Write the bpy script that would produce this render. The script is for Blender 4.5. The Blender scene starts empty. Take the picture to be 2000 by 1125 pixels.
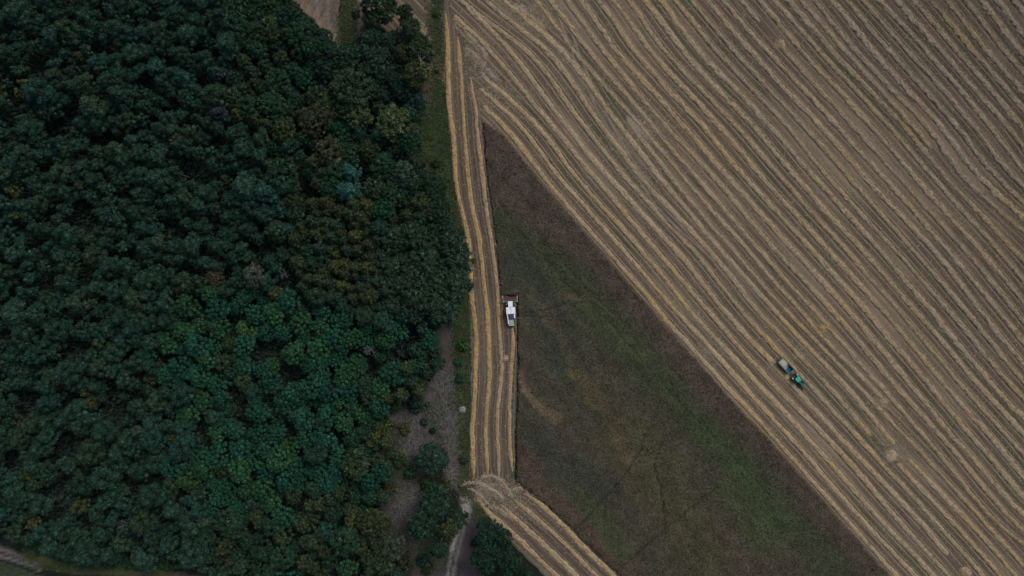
import bpy, bmesh, math, random
import numpy as np
from mathutils import Vector, Matrix

sc = bpy.context.scene
COL = sc.collection
S = 0.18            # metres on the ground per photo pixel
H = 250.0           # flying height of the drone
rng = np.random.default_rng(11)
random.seed(11)
R = math.radians


def W(px, py):      # ground point of a photo pixel
    return ((px - 1000.0) * S, (562.5 - py) * S)


def Wh(px, py, h):  # ground point under a thing whose top (height h) is seen at a pixel
    k = 1.0 - h / H
    return ((px - 1000.0) * S * k, (562.5 - py) * S * k)


# ------------------------------------------------------------------ noise
def _hash(ix, iy, seed):
    n = (ix.astype(np.int64) * 374761393 + iy.astype(np.int64) * 668265263 + seed * 2147483647) & 0x7fffffff
    n = ((n ^ (n >> 13)) * 1274126177) & 0x7fffffff
    n = n ^ (n >> 16)
    return (n & 0xffff) / 65535.0


def vnoise(x, y, seed=0):
    x = np.asarray(x, float); y = np.asarray(y, float)
    x0 = np.floor(x); y0 = np.floor(y)
    fx = x - x0; fy = y - y0
    fx = fx * fx * (3 - 2 * fx); fy = fy * fy * (3 - 2 * fy)
    a = _hash(x0, y0, seed); b = _hash(x0 + 1, y0, seed)
    c = _hash(x0, y0 + 1, seed); d = _hash(x0 + 1, y0 + 1, seed)
    return (a * (1 - fx) + b * fx) * (1 - fy) + (c * (1 - fx) + d * fx) * fy


def fbm(x, y, seed=0, octs=3):
    t = 0; a = 1; s = 0
    for o in range(octs):
        t = t + a * vnoise(x * 2 ** o, y * 2 ** o, seed + o * 17); s += a; a *= .5
    return t / s


def seg_dist(x, y, pts):
    d = np.full(np.shape(x), 1e9)
    for (ax, ay), (bx, by) in zip(pts[:-1], pts[1:]):
        vx, vy = bx - ax, by - ay
        t = np.clip(((x - ax) * vx + (y - ay) * vy) / (vx * vx + vy * vy + 1e-9), 0, 1)
        d = np.minimum(d, np.hypot(x - ax - t * vx, y - ay - t * vy))
    return d


def inside(x, y, poly):
    x = np.asarray(x, float); y = np.asarray(y, float)
    r = np.zeros(x.shape, bool)
    n = len(poly)
    for i in range(n):
        x1, y1 = poly[i]; x2, y2 = poly[(i + 1) % n]
        if y1 == y2: continue
        c = ((y1 > y) != (y2 > y)) & (x < (x2 - x1) * (y - y1) / (y2 - y1) + x1)
        r ^= c
    return r


def sm(a, b, x):
    t = np.clip((x - a) / (b - a), 0, 1)
    return t * t * (3 - 2 * t)


# ------------------------------------------------------------------ mesh helpers
def mesh_np(name, verts, faces, mat=None, uv=None, col=None, smooth=False):
    """faces: (n,4) or (n,3) int array, or list of such arrays"""
    me = bpy.data.meshes.new(name)
    if isinstance(faces, np.ndarray): faces = [faces]
    loops = np.concatenate([f.ravel() for f in faces]).astype(np.int32)
    tot = np.concatenate([np.full(len(f), f.shape[1], np.int32) for f in faces])
    start = np.concatenate([[0], np.cumsum(tot)[:-1]]).astype(np.int32)
    me.vertices.add(len(verts)); me.vertices.foreach_set('co', np.asarray(verts, np.float32).ravel())
    me.loops.add(len(loops)); me.loops.foreach_set('vertex_index', loops)
    me.polygons.add(len(tot)); me.polygons.foreach_set('loop_start', start); me.polygons.foreach_set('loop_total', tot)
    if smooth: me.polygons.foreach_set('use_smooth', np.ones(len(tot), bool))
    me.update(calc_edges=True)
    if uv is not None:
        l = me.uv_layers.new(name='UVMap')
        l.data.foreach_set('uv', np.asarray(uv, np.float32)[loops].ravel())
    if col is not None:
        c = me.color_attributes.new('Col', 'FLOAT_COLOR', 'POINT')
        cc = np.ones((len(verts), 4), np.float32); cc[:, :3] = col
        c.data.foreach_set('color', cc.ravel())
    me.validate()
    if mat: me.materials.append(mat)
    return me


def link(name, me, parent=None):
    o = bpy.data.objects.new(name, me); COL.objects.link(o)
    if parent: o.parent = parent
    return o


def tag(o, label=None, cat=None, group=None, kind=None):
    if label: o['label'] = label
    if cat: o['category'] = cat
    if group: o['group'] = group
    if kind: o['kind'] = kind
    return o


def empty(name, loc, rz=0.0):
    o = bpy.data.objects.new(name, None); COL.objects.link(o)
    o.empty_display_size = .3
    o.location = loc; o.rotation_euler = (0, 0, rz)
    return o


class MB:
    """collects simple solids into one mesh"""
    def __init__(self): self.bm = bmesh.new()
    def box(self, x0, x1, y0, y1, z0, z1, bev=0.0, taper=None):
        r = bmesh.ops.create_cube(self.bm, size=1)
        vs = r['verts']
        for v in vs:
            tx = ty = 1.0
            if taper and v.co.z > 0: tx, ty = taper
            v.co = Vector(((x0 + x1) / 2 + v.co.x * (x1 - x0) * tx, (y0 + y1) / 2 + v.co.y * (y1 - y0) * ty, z0 if v.co.z < 0 else z1))
        if bev:
            es = list({e for v in vs for e in v.link_edges})
            bmesh.ops.bevel(self.bm, geom=es, offset=bev, segments=2, affect='EDGES', profile=.5)
        return self
    def cyl(self, a, b, r, seg=14, r2=None):
        a = Vector(a); b = Vector(b); d = b - a
        m = Matrix.Translation((a + b) / 2) @ d.to_track_quat('Z', 'Y').to_matrix().to_4x4()
        bmesh.ops.create_cone(self.bm, cap_ends=True, segments=seg, radius1=r, radius2=r if r2 is None else r2, depth=d.length, matrix=m)
        return self
    def ring(self, c, axis, r_out, r_in, w, seg=28):
        c = Vector(c); ax = Vector(axis).normalized()
        q = ax.to_track_quat('Z', 'Y')
        prof = [(r_in, -w / 2), (r_out * .93, -w / 2), (r_out, -w * .3), (r_out, w * .3), (r_out * .93, w / 2), (r_in, w / 2)]
        vs = []
        for i in range(seg):
            t = 2 * math.pi * i / seg
            k = 1.0 + (.025 if i % 2 else 0)
            vs.append([self.bm.verts.new(c + q @ Vector((math.cos(t) * p * (k if p > r_in * 1.1 else 1), math.sin(t) * p * (k if p > r_in * 1.1 else 1), z))) for p, z in prof])
        for i in range(seg):
            a, b = vs[i], vs[(i + 1) % seg]
            for j in range(len(prof)):
                k = (j + 1) % len(prof)
                self.bm.faces.new((a[j], a[k], b[k], b[j]))
        return self
    def build(self, name, mat, parent=None):
        bmesh.ops.recalc_face_normals(self.bm, faces=self.bm.faces)
        me = bpy.data.meshes.new(name); self.bm.to_mesh(me); self.bm.free()
        me.materials.append(mat)
        return link(name, me, parent)


# ------------------------------------------------------------------ materials
def newmat(name):
    m = bpy.data.materials.new(name); m.use_nodes = True
    nt = m.node_tree; nt.nodes.clear()
    out = nt.nodes.new('ShaderNodeOutputMaterial')
    b = nt.nodes.new('ShaderNodeBsdfPrincipled')
    nt.links.new(b.outputs[0], out.inputs[0])
    return m, nt, b


def N(nt, t, **kw):
    n = nt.nodes.new(t)
    for k, v in kw.items(): setattr(n, k, v)
    return n


def mixc(nt, fac, a, b, mode='MIX'):
    n = N(nt, 'ShaderNodeMix', data_type='RGBA', blend_type=mode)
    for sock, v in ((n.inputs[0], fac), (n.inputs[6], a), (n.inputs[7], b)):
        if isinstance(v, (int, float)): sock.default_value = v
        elif isinstance(v, tuple): sock.default_value = v if len(v) == 4 else (*v, 1)
        else: nt.links.new(v, sock)
    return n.outputs[2]


def math_(nt, op, a, b=None, c=None):
    n = N(nt, 'ShaderNodeMath', operation=op)
    for i, v in enumerate((a, b, c)):
        if v is None: continue
        if isinstance(v, (int, float)): n.inputs[i].default_value = v
        else: nt.links.new(v, n.inputs[i])
    return n.outputs[0]


def ramp(nt, fac, stops):
    n = N(nt, 'ShaderNodeValToRGB')
    cr = n.color_ramp
    while len(cr.elements) < len(stops): cr.elements.new(.5)
    for e, (p, c) in zip(cr.elements, stops):
        e.position = p; e.color = (c, c, c, 1) if isinstance(c, (int, float)) else (*c, 1)
    nt.links.new(fac, n.inputs[0])
    return n.outputs[0]


def noise(nt, vec, scale, detail=3, rough=.6):
    n = N(nt, 'ShaderNodeTexNoise')
    n.inputs['Scale'].default_value = scale; n.inputs['Detail'].default_value = detail; n.inputs['Roughness'].default_value = rough
    if vec is not None: nt.links.new(vec, n.inputs['Vector'])
    return n.outputs[0]


def mapping(nt, vec, scale=(1, 1, 1), rot=(0, 0, 0)):
    n = N(nt, 'ShaderNodeMapping')
    n.inputs['Scale'].default_value = scale; n.inputs['Rotation'].default_value = rot
    nt.links.new(vec, n.inputs['Vector'])
    return n.outputs[0]


def bump(nt, b, h, strength, dist):
    n = N(nt, 'ShaderNodeBump')
    n.inputs['Strength'].default_value = strength; n.inputs['Distance'].default_value = dist
    nt.links.new(h, n.inputs['Height']); nt.links.new(n.outputs[0], b.inputs['Normal'])


def mat_foliage(vcol=False):
    m, nt, b = newmat('foliage')
    oi = N(nt, 'ShaderNodeVertexColor', layer_name='Col') if vcol else N(nt, 'ShaderNodeObjectInfo'); tc = N(nt, 'ShaderNodeTexCoord'); ge = N(nt, 'ShaderNodeNewGeometry')
    n1 = noise(nt, tc.outputs['Object'], .55, 2)
    v = ramp(nt, n1, [(.3, .72), (.7, 1.3)])
    c = mixc(nt, 1.0, oi.outputs['Color'], v, 'MULTIPLY')
    isl = ramp(nt, ge.outputs['Random Per Island'], [(0, .5), (.6, 1.0), (.9, 1.4), (1, 2.3)])
    c = mixc(nt, 1.0, c, isl, 'MULTIPLY')
    nt.links.new(c, b.inputs['Base Color'])
    b.inputs['Roughness'].default_value = .85
    b.inputs['Specular IOR Level'].default_value = .06
    return m


def mat_bark(name, a, b_):
    m, nt, b = newmat(name)
    tc = N(nt, 'ShaderNodeTexCoord')
    n = noise(nt, mapping(nt, tc.outputs['Object'], (4, 4, .8)), 2.5, 4)
    nt.links.new(mixc(nt, n, a, b_), b.inputs['Base Color'])
    b.inputs['Roughness'].default_value = .9
    return m


def mat_straw():
    m, nt, b = newmat('straw')
    oi = N(nt, 'ShaderNodeObjectInfo'); tc = N(nt, 'ShaderNodeTexCoord'); ge = N(nt, 'ShaderNodeNewGeometry')
    g = ge.outputs['Position']
    c = mixc(nt, ramp(nt, noise(nt, g, .03, 3), [(.45, 0), (.66, 1)]), oi.outputs['Color'], (1.08, 1.0, .76), 'MULTIPLY')
    c = mixc(nt, ramp(nt, noise(nt, g, .11, 2), [(.58, 0), (.75, .4)]), c, (.27, .22, .12))
    c = mixc(nt, 1.0, c, ramp(nt, noise(nt, g, 1.15, 5, .85), [(.34, .42), (.47, 1.0), (.66, 1.55)]), 'MULTIPLY')
    c = mixc(nt, 1.0, c, ramp(nt, ge.outputs['Random Per Island'], [(0, .75), (1, 1.3)]), 'MULTIPLY')
    nt.links.new(c, b.inputs['Base Color'])
    b.inputs['Roughness'].default_value = .8; b.inputs['Specular IOR Level'].default_value = .2
    bump(nt, b, noise(nt, g, 2.2, 4), 1.0, .25)
    return m


def mat_stubble(name, gap, green, track, amount=1.0):
    """UV: u = swath number (integers run along a swath), v = metres along"""
    m, nt, b = newmat(name)
    uv = N(nt, 'ShaderNodeUVMap'); sep = N(nt, 'ShaderNodeSeparateXYZ'); nt.links.new(uv.outputs[0], sep.inputs[0])
    ge = N(nt, 'ShaderNodeNewGeometry'); g = ge.outputs['Position']
    wob = math_(nt, 'MULTIPLY', math_(nt, 'SUBTRACT', noise(nt, mapping(nt, uv.outputs[0], (1, .03, 1)), 1.5, 2), .5), .09)
    u = math_(nt, 'ADD', sep.outputs[0], wob)
    f = math_(nt, 'FRACT', u)
    wn = N(nt, 'ShaderNodeTexWhiteNoise', noise_dimensions='1D'); nt.links.new(math_(nt, 'FLOOR', sep.outputs[0]), wn.inputs['W'])
    streak = noise(nt, mapping(nt, uv.outputs[0], (7, .05, 1)), 2.0, 4, .65)
    # slow patches of weedy green between purple-brown earth
    gfac = math_(nt, 'ADD', noise(nt, mapping(nt, uv.outputs[0], (.9, .012, 1)), 1.3, 3), math_(nt, 'MULTIPLY', math_(nt, 'SUBTRACT', wn.outputs[0], .5), .35))
    c = mixc(nt, ramp(nt, gfac, [(.48, 0), (.68, 1)]), gap, green)
    c = mixc(nt, 1.0, c, ramp(nt, streak, [(.28, .5), (.5, 1.0), (.72, 1.6)]), 'MULTIPLY')
    # pale wheel tracks either side of each swath
    tr = ramp(nt, f, [(.235, 0), (.275, 1), (.325, .9), (.365, 0), (.635, 0), (.675, .9), (.725, 1), (.765, 0)])
    trn = ramp(nt, noise(nt, mapping(nt, uv.outputs[0], (1.3, .02, 1)), 1.1, 3), [(.3, .5), (.55, 1)])
    t = math_(nt, 'MULTIPLY', math_(nt, 'MULTIPLY', tr, trn), .8 * amount)
    c = mixc(nt, t, c, track)
    # wide straw dust drifts
    du = ramp(nt, noise(nt, mapping(nt, uv.outputs[0], (.45, .012, 1)), 1.0, 3), [(.50, 0), (.70, .68)])
    c = mixc(nt, du, c, track)
    fu = N(nt, 'ShaderNodeMapRange'); fu.inputs[1].default_value = 14; fu.inputs[2].default_value = 44; fu.inputs[3].default_value = 1.08; fu.inputs[4].default_value = .70  # corner vignetting painted into the stubble, darker toward the upper-right swaths
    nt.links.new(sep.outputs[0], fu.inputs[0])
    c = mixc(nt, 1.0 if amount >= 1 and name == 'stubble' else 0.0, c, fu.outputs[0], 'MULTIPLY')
    c = mixc(nt, 1.0, c, ramp(nt, noise(nt, g, 1.3, 5, .75), [(.25, .68), (.5, 1), (.75, 1.35)]), 'MULTIPLY')
    nt.links.new(c, b.inputs['Base Color'])
    b.inputs['Roughness'].default_value = .95; b.inputs['Specular IOR Level'].default_value = .1
    bump(nt, b, noise(nt, g, 3.0, 4), .7, .1)
    return m


def mat_attr(name, scale=1.2, lo=.6, hi=1.4, rough=.95):
    m, nt, b = newmat(name)
    at = N(nt, 'ShaderNodeVertexColor', layer_name='Col')
    ge = N(nt, 'ShaderNodeNewGeometry'); g = ge.outputs['Position']
    c = mixc(nt, 1.0, at.outputs[0], ramp(nt, noise(nt, g, scale, 5, .75), [(.27, lo), (.5, 1), (.73, hi)]), 'MULTIPLY')
    c = mixc(nt, 1.0, c, ramp(nt, noise(nt, g, scale * .13, 3, .6), [(.3, .82), (.7, 1.18)]), 'MULTIPLY')
    nt.links.new(c, b.inputs['Base Color'])
    b.inputs['Roughness'].default_value = rough; b.inputs['Specular IOR Level'].default_value = .1
    bump(nt, b, noise(nt, g, scale * 2, 4), .6, .12)
    return m


def mat_plain(name, c, rough=.5, metal=0.0, var=.12, spec=.4, dirt=None):
    m, nt, b = newmat(name)
    tc = N(nt, 'ShaderNodeTexCoord')
    n = noise(nt, tc.outputs['Object'], 2.3, 4)
    k = mixc(nt, 1.0, c, ramp(nt, n, [(.3, 1 - var), (.7, 1 + var)]), 'MULTIPLY')
    if dirt: k = mixc(nt, ramp(nt, noise(nt, tc.outputs['Object'], 1.1, 4, .7), [(.5, 0), (.75, .6)]), k, dirt)
    nt.links.new(k, b.inputs['Base Color'])
    b.inputs['Roughness'].default_value = rough; b.inputs['Metallic'].default_value = metal; b.inputs['Specular IOR Level'].default_value = spec
    return m


M_FOL = mat_foliage(); M_FOLV = mat_foliage(True)
M_BARK = mat_bark('bark', (.05, .04, .03), (.10, .08, .06))
M_PALE = mat_bark('bleached_wood', (.22, .20, .19), (.42, .39, .37))
M_STRAW = mat_straw()
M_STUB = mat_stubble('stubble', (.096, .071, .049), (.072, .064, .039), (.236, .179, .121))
M_HEAD = mat_stubble('headland_stubble', (.082, .062, .047), (.064, .060, .040), (.165, .128, .094), 1.0)
M_LAND = mat_attr('woodland_floor')
M_CROP = mat_attr('crop', 1.6, .7, 1.32)

# ------------------------------------------------------------------ traced swaths: photo x at a photo y
YS = [0, 100, 250, 350, 510, 610, 760, 860, 1025, 1125]
_ = None
ROWS = [  # y:   0     100    250   350   510   610   760   860   1025  1125
    (_,    _,    985,  1066, 1204, 1290, 1424, 1516, 1662, 1752),
    (_,    _,    1019, 1096, 1237, 1322, 1458, 1548, 1694, 1786),
    (_,    _,    1052, 1129, 1270, 1351, 1488, 1582, 1728, 1822),
    (_,    956,  1082, 1164, 1300, 1384, 1518, 1618, 1762, 1854),
    (_,    996,  1108, 1192, 1338, 1416, 1556, 1645, 1800, _),
    (898,  1028, 1144, 1224, 1370, 1450, 1588, 1680, 1832, 1920),
    (950,  1066, 1178, 1254, 1402, 1482, 1622, 1709, 1864, 1954),
    (986,  1098, 1212, 1292, 1426, 1514, 1657, 1740, 1896, 1984),
    (1018, _,    1236, 1314, 1450, 1538, 1681, 1776, 1926, 2016),
    (1046, 1120, 1254, 1338, 1478, 1564, 1704, _, _, _),
    (1072, 1150, 1278, 1364, 1502, 1592, 1725, 1812, 1952, _),
    (1104, 1178, 1304, 1396, 1534, 1626, 1754, 1844, 1988, _),
    (1134, 1204, 1339, 1424, 1568, 1658, 1784, 1868, _, _),
    (1168, 1238, 1374, 1458, 1604, 1692, 1820, 1904, _, _),
    (1198, 1270, 1406, 1492, 1634, 1726, 1852, 1940, _, _),
    (1226, 1298, 1440, 1526, 1670, 1756, 1884, 1974, _, _),
    (1258, 1334, 1472, 1556, 1702, 1790, 1918, 2008, _, _),
    (1288, 1364, 1508, 1592, 1736, 1820, 1946, _, _, _),
    (1316, 1398, 1538, 1620, 1768, 1854, 1980, _, _, _),
    (1348, 1434, 1572, 1660, 1802, 1886, _, _, _, _),
    (1382, 1466, 1603, 1692, 1840, 1916, _, _, _, _),
    (1410, 1498, 1638, 1728, 1868, 1950, _, _, _, _),
    (1446, 1532, 1670, 1758, 1902, 1984, _, _, _, _),
    (1482, 1566, 1704, 1790, 1932, _, _, _, _, _),
    (1512, 1600, 1738, 1824, 1966, _, _, _, _, _),
    (1540, 1624, 1766, 1850, 1998, _, _, _, _, _),
    (1562, 1650, 1786, 1866, _, _, _, _, _, _),
    (1590, 1670, 1812, 1886, _, _, _, _, _, _),
    (1624, 1704, 1838, 1916, _, _, _, _, _, _),
    (1650, 1738, 1868, 1950, _, _, _, _, _, _),
    (1684, 1772, 1904, 1982, _, _, _, _, _, _),
    (1714, 1808, 1934, _, _, _, _, _, _, _),
    (1750, 1836, 1968, _, _, _, _, _, _, _),
    (1784, 1868, 1996, _, _, _, _, _, _, _),
    (1818, 1900, _, _, _, _, _, _, _, _),
    (1848, 1928, _, _, _, _, _, _, _, _),
    (1882, 1962, _, _, _, _, _, _, _, _),
    (1914, 1992, _, _, _, _, _, _, _, _),
    (1946, _, _, _, _, _, _, _, _, _),
    (1978, _, _, _, _, _, _, _, _, _),
]
YALL = [-200] + YS + [1300]
DEF = [180, 84, 138, 84, 141, 86, 134, 90, 148, 90, 158]     # usual sideways run between transects
full = []
prev = None
for r_ in ROWS:
    v = [None] + list(r_) + [None]
    known = [i for i, q in enumerate(v) if q is not None]
    for i in range(known[0] - 1, -1, -1):
        v[i] = v[i + 1] - DEF[i] * (1.18 if known[0] > 1 and i < 3 else 1.0)
    for i in range(1, len(v)):
        if v[i] is None:
            v[i] = prev[i] + 31 if prev is not None else v[i - 1] + DEF[i - 1]
    full.append(v); prev = v
for k in range(22):                                  # the field goes on past the photo
    prev = [q + 31 for q in prev]; full.append(prev)
full.insert(0, [q - 30 for q in full[0]])            # index 0: the cut edge beside the standing crop
FULL = np.array(full, float)
from bisect import bisect_right


def pchip(xs, ys, x):
    """smooth interpolation through the traced points"""
    xs = np.asarray(xs, float); ys = np.asarray(ys, float)
    d = np.diff(ys) / np.diff(xs)
    mth = np.empty(len(xs)); mth[0] = d[0]; mth[-1] = d[-1]; mth[1:-1] = (d[:-1] + d[1:]) / 2
    i = np.clip(np.searchsorted(xs, x) - 1, 0, len(xs) - 2)
    h = xs[i + 1] - xs[i]; t = (x - xs[i]) / h
    return (2 * t ** 3 - 3 * t ** 2 + 1) * ys[i] + (t ** 3 - 2 * t ** 2 + t) * h * mth[i] + (-2 * t ** 3 + 3 * t ** 2) * ys[i + 1] + (t ** 3 - t ** 2) * h * mth[i + 1]


# headland swaths along the wood (V) and along the lower edge (L)
V1 = [(-200, 862), (0, 868), (32, 871), (100, 874), (200, 877), (250, 882), (281, 886), (356, 892), (406, 900), (441, 908), (473, 914), (510, 917), (560, 921), (610, 926), (685, 929), (760, 929), (810, 925), (843, 923), (938, 925), (1000, 926)]
V2 = [(-200, 882), (0, 889), (92, 895), (155, 900), (250, 906), (281, 908), (356, 915), (406, 922), (463, 934), (505, 940), (560, 946), (622, 952), (685, 954), (735, 955), (810, 949), (843, 948), (930, 953), (1000, 955)]
V3 = [(-200, 900), (0, 908), (175, 921), (207, 928), (275, 933), (356, 944), (420, 952), (463, 959), (505, 965), (560, 971), (622, 974), (672, 977), (735, 979), (810, 972), (843, 971), (938, 975), (1000, 977)]
V4 = [(-200, 926), (0, 934), (207, 954), (356, 968), (463, 984), (560, 997), (637, 1000), (672, 1002), (720, 999), (810, 996), (880, 996), (923, 1000), (1000, 1004)]
WEST = [(-200, 858), (0, 864), (50, 866), (120, 869), (200, 873), (280, 879), (350, 886), (400, 893), (440, 902), (500, 909), (560, 915), (650, 919), (750, 920), (850, 918), (930, 917), (950, 916), (1000, 930)]
EAST = [(-200, 868), (0, 876), (60, 890), (100, 906), (175, 930), (240, 943), (300, 947), (340, 951), (420, 962), (480, 970), (540, 975), (577, 979), (582, 1009), (640, 1009), (700, 1011), (760, 1010), (850, 1006), (940, 1006), (1000, 1012)]
L1 = [(930, 895), (978, 937), (1003, 957), (1028, 987), (1055, 1017), (1088, 1050), (1123, 1085), (1400, 1362)]
L2 = [(930, 915), (990, 982), (1028, 1025), (1075, 1075), (1120, 1122), (1400, 1405)]
L3 = [(930, 950), (978, 1007), (1013, 1050), (1058, 1100), (1120, 1160), (1400, 1440)]
L4 = [(930, 990), (963, 1025), (990, 1060), (1028, 1100), (1065, 1135), (1120, 1195), (1400, 1478)]
LW = [(930, 888), (965, 914), (1000, 940), (1045, 984), (1110, 1049), (1125, 1064), (1400, 1330)]
LE = [(930, 1000), (940, 1008), (973, 1052), (1015, 1098), (1058, 1142), (1120, 1206), (1400, 1490)]
CROP = [(944, 238), (951, 340), (962, 420), (970, 480), (975, 540), (979, 576), (1010, 578), (1011, 640), (1013, 700), (1012, 760), (1008, 850), (1008, 938), (1052, 971), (1097, 1013), (1142, 1056), (1206, 1120), (1300, 1214), (1830, 1214)]
CROP += [(float(pchip(YALL, FULL[1], y)) - 15, y) for y in (1125, 1025, 860, 760, 610, 510, 400, 350, 300, 262)]


def fy(pts, y):
    p = np.array(pts, float)
    return np.interp(y, p[:, 0], p[:, 1])


def fys(pts, y):
    p = np.array(pts, float)
    return pchip(p[:, 0], p[:, 1], y)


# ------------------------------------------------------------------ the setting: sheets of ground
def grid_faces(nr, nc):
    a = np.arange(nr * nc).reshape(nr, nc)
    return np.stack([a[:-1, :-1], a[1:, :-1], a[1:, 1:], a[:-1, 1:]], -1).reshape(-1, 4)


gm = mat_plain('plain_earth', (.075, .066, .05), .95, var=.3, spec=.1)
g = link('ground', mesh_np('ground', [(-3000, -3000, -.05), (3000, -3000, -.05), (3000, 3000, -.05), (-3000, 3000, -.05)], np.array([[0, 1, 2, 3]]), gm))
tag(g, kind='structure')

# fan of stubble
ys = np.arange(-200, 1301, 6.0)
us = np.arange(0, len(FULL) - 1 + 1e-6, .125)
cols = np.array([pchip(YALL, FULL[k], ys) for k in range(len(FULL))])
gx = np.array([[np.interp(u, np.arange(len(FULL)), cols[:, j]) for u in us] for j in range(len(ys))])
gy = np.repeat(ys[:, None], len(us), 1)
wx, wy = W(gx, gy)
vz = .08 + .05 * vnoise(wx * .15, wy * .15, 3)
al = np.repeat(np.cumsum(np.full(len(ys), 6 * S * 1.35))[:, None], len(us), 1)
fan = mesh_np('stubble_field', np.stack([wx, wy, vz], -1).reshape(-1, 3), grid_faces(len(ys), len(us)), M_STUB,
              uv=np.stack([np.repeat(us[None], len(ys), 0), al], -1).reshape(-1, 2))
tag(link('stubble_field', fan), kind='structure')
# triangle of field left of the first swath at the fan's tip is covered by the headland sheet


def headland(name, west, east, rows, y0, y1, z, mat):
    ys = np.arange(y0, y1 + .1, 4.0)
    nc = 40
    X = np.array([np.linspace(fy(west, y), fy(east, y), nc) for y in ys])
    U = np.array([np.interp(X[j], [fys(r, y) for r in rows], np.arange(1, len(rows) + 1)) +
                  np.minimum(0, (X[j] - fys(rows[0], y)) / 25) + np.maximum(0, (X[j] - fys(rows[-1], y)) / 25) for j, y in enumerate(ys)])
    Y = np.repeat(ys[:, None], nc, 1)
    jit = (vnoise(Y * .11, X * 0 + 3, 5) - .5) * 4
    X = X.copy(); X[:, 0] += jit[:, 0]; X[:, -1] += jit[:, -1] * .6
    wx, wy = W(X, Y)
    vv = np.repeat((np.arange(len(ys)) * 4 * S)[:, None], nc, 1)
    me = mesh_np(name, np.stack([wx, wy, z + 0 * wx], -1).reshape(-1, 3), grid_faces(len(ys), nc), mat, uv=np.stack([U + 70, vv], -1).reshape(-1, 2))
    return tag(link(name, me), kind='structure')


headland('headland', WEST, EAST, [V1, V2, V3, V4], -200, 950, .17, M_HEAD)
headland('headland', LW, LE, [L1, L2, L3, L4], 934, 1400, .20, M_HEAD)

# woodland floor, verge, clearing and forest tracks: one sheet, coloured by what lies there
fx_, fy_ = np.meshgrid(np.arange(-260, 1120, 5.0), np.arange(-200, 1330, 5.0))
fx_ = fx_; X = fx_; Y = fy_
n1 = fbm(X * .02, Y * .02, 21, 4); n2 = fbm(X * .06, Y * .06, 22, 3); n3 = fbm(X * .15, Y * .15, 29, 3)
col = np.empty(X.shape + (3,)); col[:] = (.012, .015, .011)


def blend(mask, c):
    global col
    mask = np.clip(mask, 0, 1)[..., None]
    col = col * (1 - mask) + np.array(c) * mask


def path_mask(pts, w, soft=8, wob=14):
    d = seg_dist(X + (n2 - .5) * wob, Y + (n3 - .5) * wob, pts)
    return 1 - sm(w - soft, w + soft, d)


blend(path_mask([(866, -100), (855, 60), (850, 160), (850, 280), (866, 360), (884, 430)], 22), (.036, .046, .022))       # verge grass
blend(path_mask([(852, 215), (850, 290), (858, 345)], 24, 10), (.028, .062, .020))
blend(path_mask([(812, -20), (830, 50), (838, 110), (842, 160), (836, 200)], 11, 7), (.088, .066, .052))                 # bare brown strip
blend(path_mask([(690, -60), (680, 20), (672, 70), (655, 95)], 18, 7), (.052, .056, .032))                                 # olive grass by the upper field
blend(path_mask([(705, 10), (704, 45), (698, 70)], 5, 4), (.085, .068, .062))
blend(path_mask([(905, 570), (900, 650), (905, 740), (910, 850), (914, 940)], 22), (.040, .046, .028))
blend(path_mask([(868, 655), (880, 690), (872, 720)], 16, 8), (.066, .056, .048))
blend(path_mask([(893, 735), (900, 780), (905, 830)], 17, 9) * .9, (.056, .066, .052))                                   # grey-green patch
blend(path_mask([(866, 740), (850, 775), (878, 800)], 20, 12), (.092, .083, .086))                                        # grey brush
blend(path_mask([(775, 825), (820, 830), (850, 850)], 24, 10), (.060, .053, .058))
blend(path_mask([(872, 820), (884, 870), (888, 930)], 13, 9), (.135, .125, .118))
blend(path_mask([(805, 855), (800, 900), (795, 960), (775, 1010)], 30, 14), (.058, .051, .057))
blend(path_mask([(800, 870), (812, 880)], 18, 10) * sm(.45,.7,n3), (.13, .12, .13))
blend(path_mask([(800, 960), (788, 990)], 22, 12) * sm(.45,.7,n3), (.10, .09, .10))
blend(path_mask([(790, 1040), (830, 1080), (840, 1130)], 34, 14), (.056, .048, .046))
blend(path_mask([(925, 1020), (915, 1070), (912, 1140), (915, 1250)], 24, 16, 22), (.054, .046, .047))                       # dark bare soil by the track
blend(path_mask([(905, 945), (912, 970), (925, 990)], 16, 9), (.085, .074, .066))
blend(path_mask([(915, 952), (930, 985), (950, 1010)], 5, 4), (.055, .066, .028))
blend(path_mask([(910, 975), (906, 1005), (892, 1045), (880, 1090), (872, 1140), (866, 1260)], 3.2, 3.5, 7) * (.45 + .8 * n3), (.25, .228, .21))  # two pale ruts
blend(path_mask([(916, 985), (912, 1010), (902, 1050), (890, 1095), (884, 1140), (880, 1260)], 2.6, 3.5, 7) * (.3 + .8 * n3), (.19, .172, .158))
blend(path_mask([(908, 975), (910, 1000), (902, 1020)], 9, 5, 6) * .8, (.25, .225, .21))
blend(path_mask([(-240, 1010), (-60, 1050), (0, 1072), (42, 1087), (78, 1105)], 5, 4, 5), (.110, .097, .088))
blend(path_mask([(78, 1105), (150, 1119), (300, 1123), (480, 1128)], 4, 4, 6), (.058, .048, .038))  # lane
blend(path_mask([(-240, 1026), (-60, 1066), (0, 1086), (42, 1099), (78, 1113)], 3, 3, 5), (.120, .120, .108))
sf = inside(X, Y, [(-260, 1035), (-60, 1076), (0, 1095), (60, 1117), (130, 1138), (300, 1145), (480, 1150), (480, 1400), (-260, 1400)])
blend(sf * 1.0, (.030, .043, .022))
rowsn = np.sin((Y - .33 * X) * .55)
blend(sf * (rowsn > .55) * .5, (.055, .062, .045))
blend(path_mask([(60, 1085), (120, 1108), (200, 1113), (330, 1112)], 8, 5), (.045, .06, .022))
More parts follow.
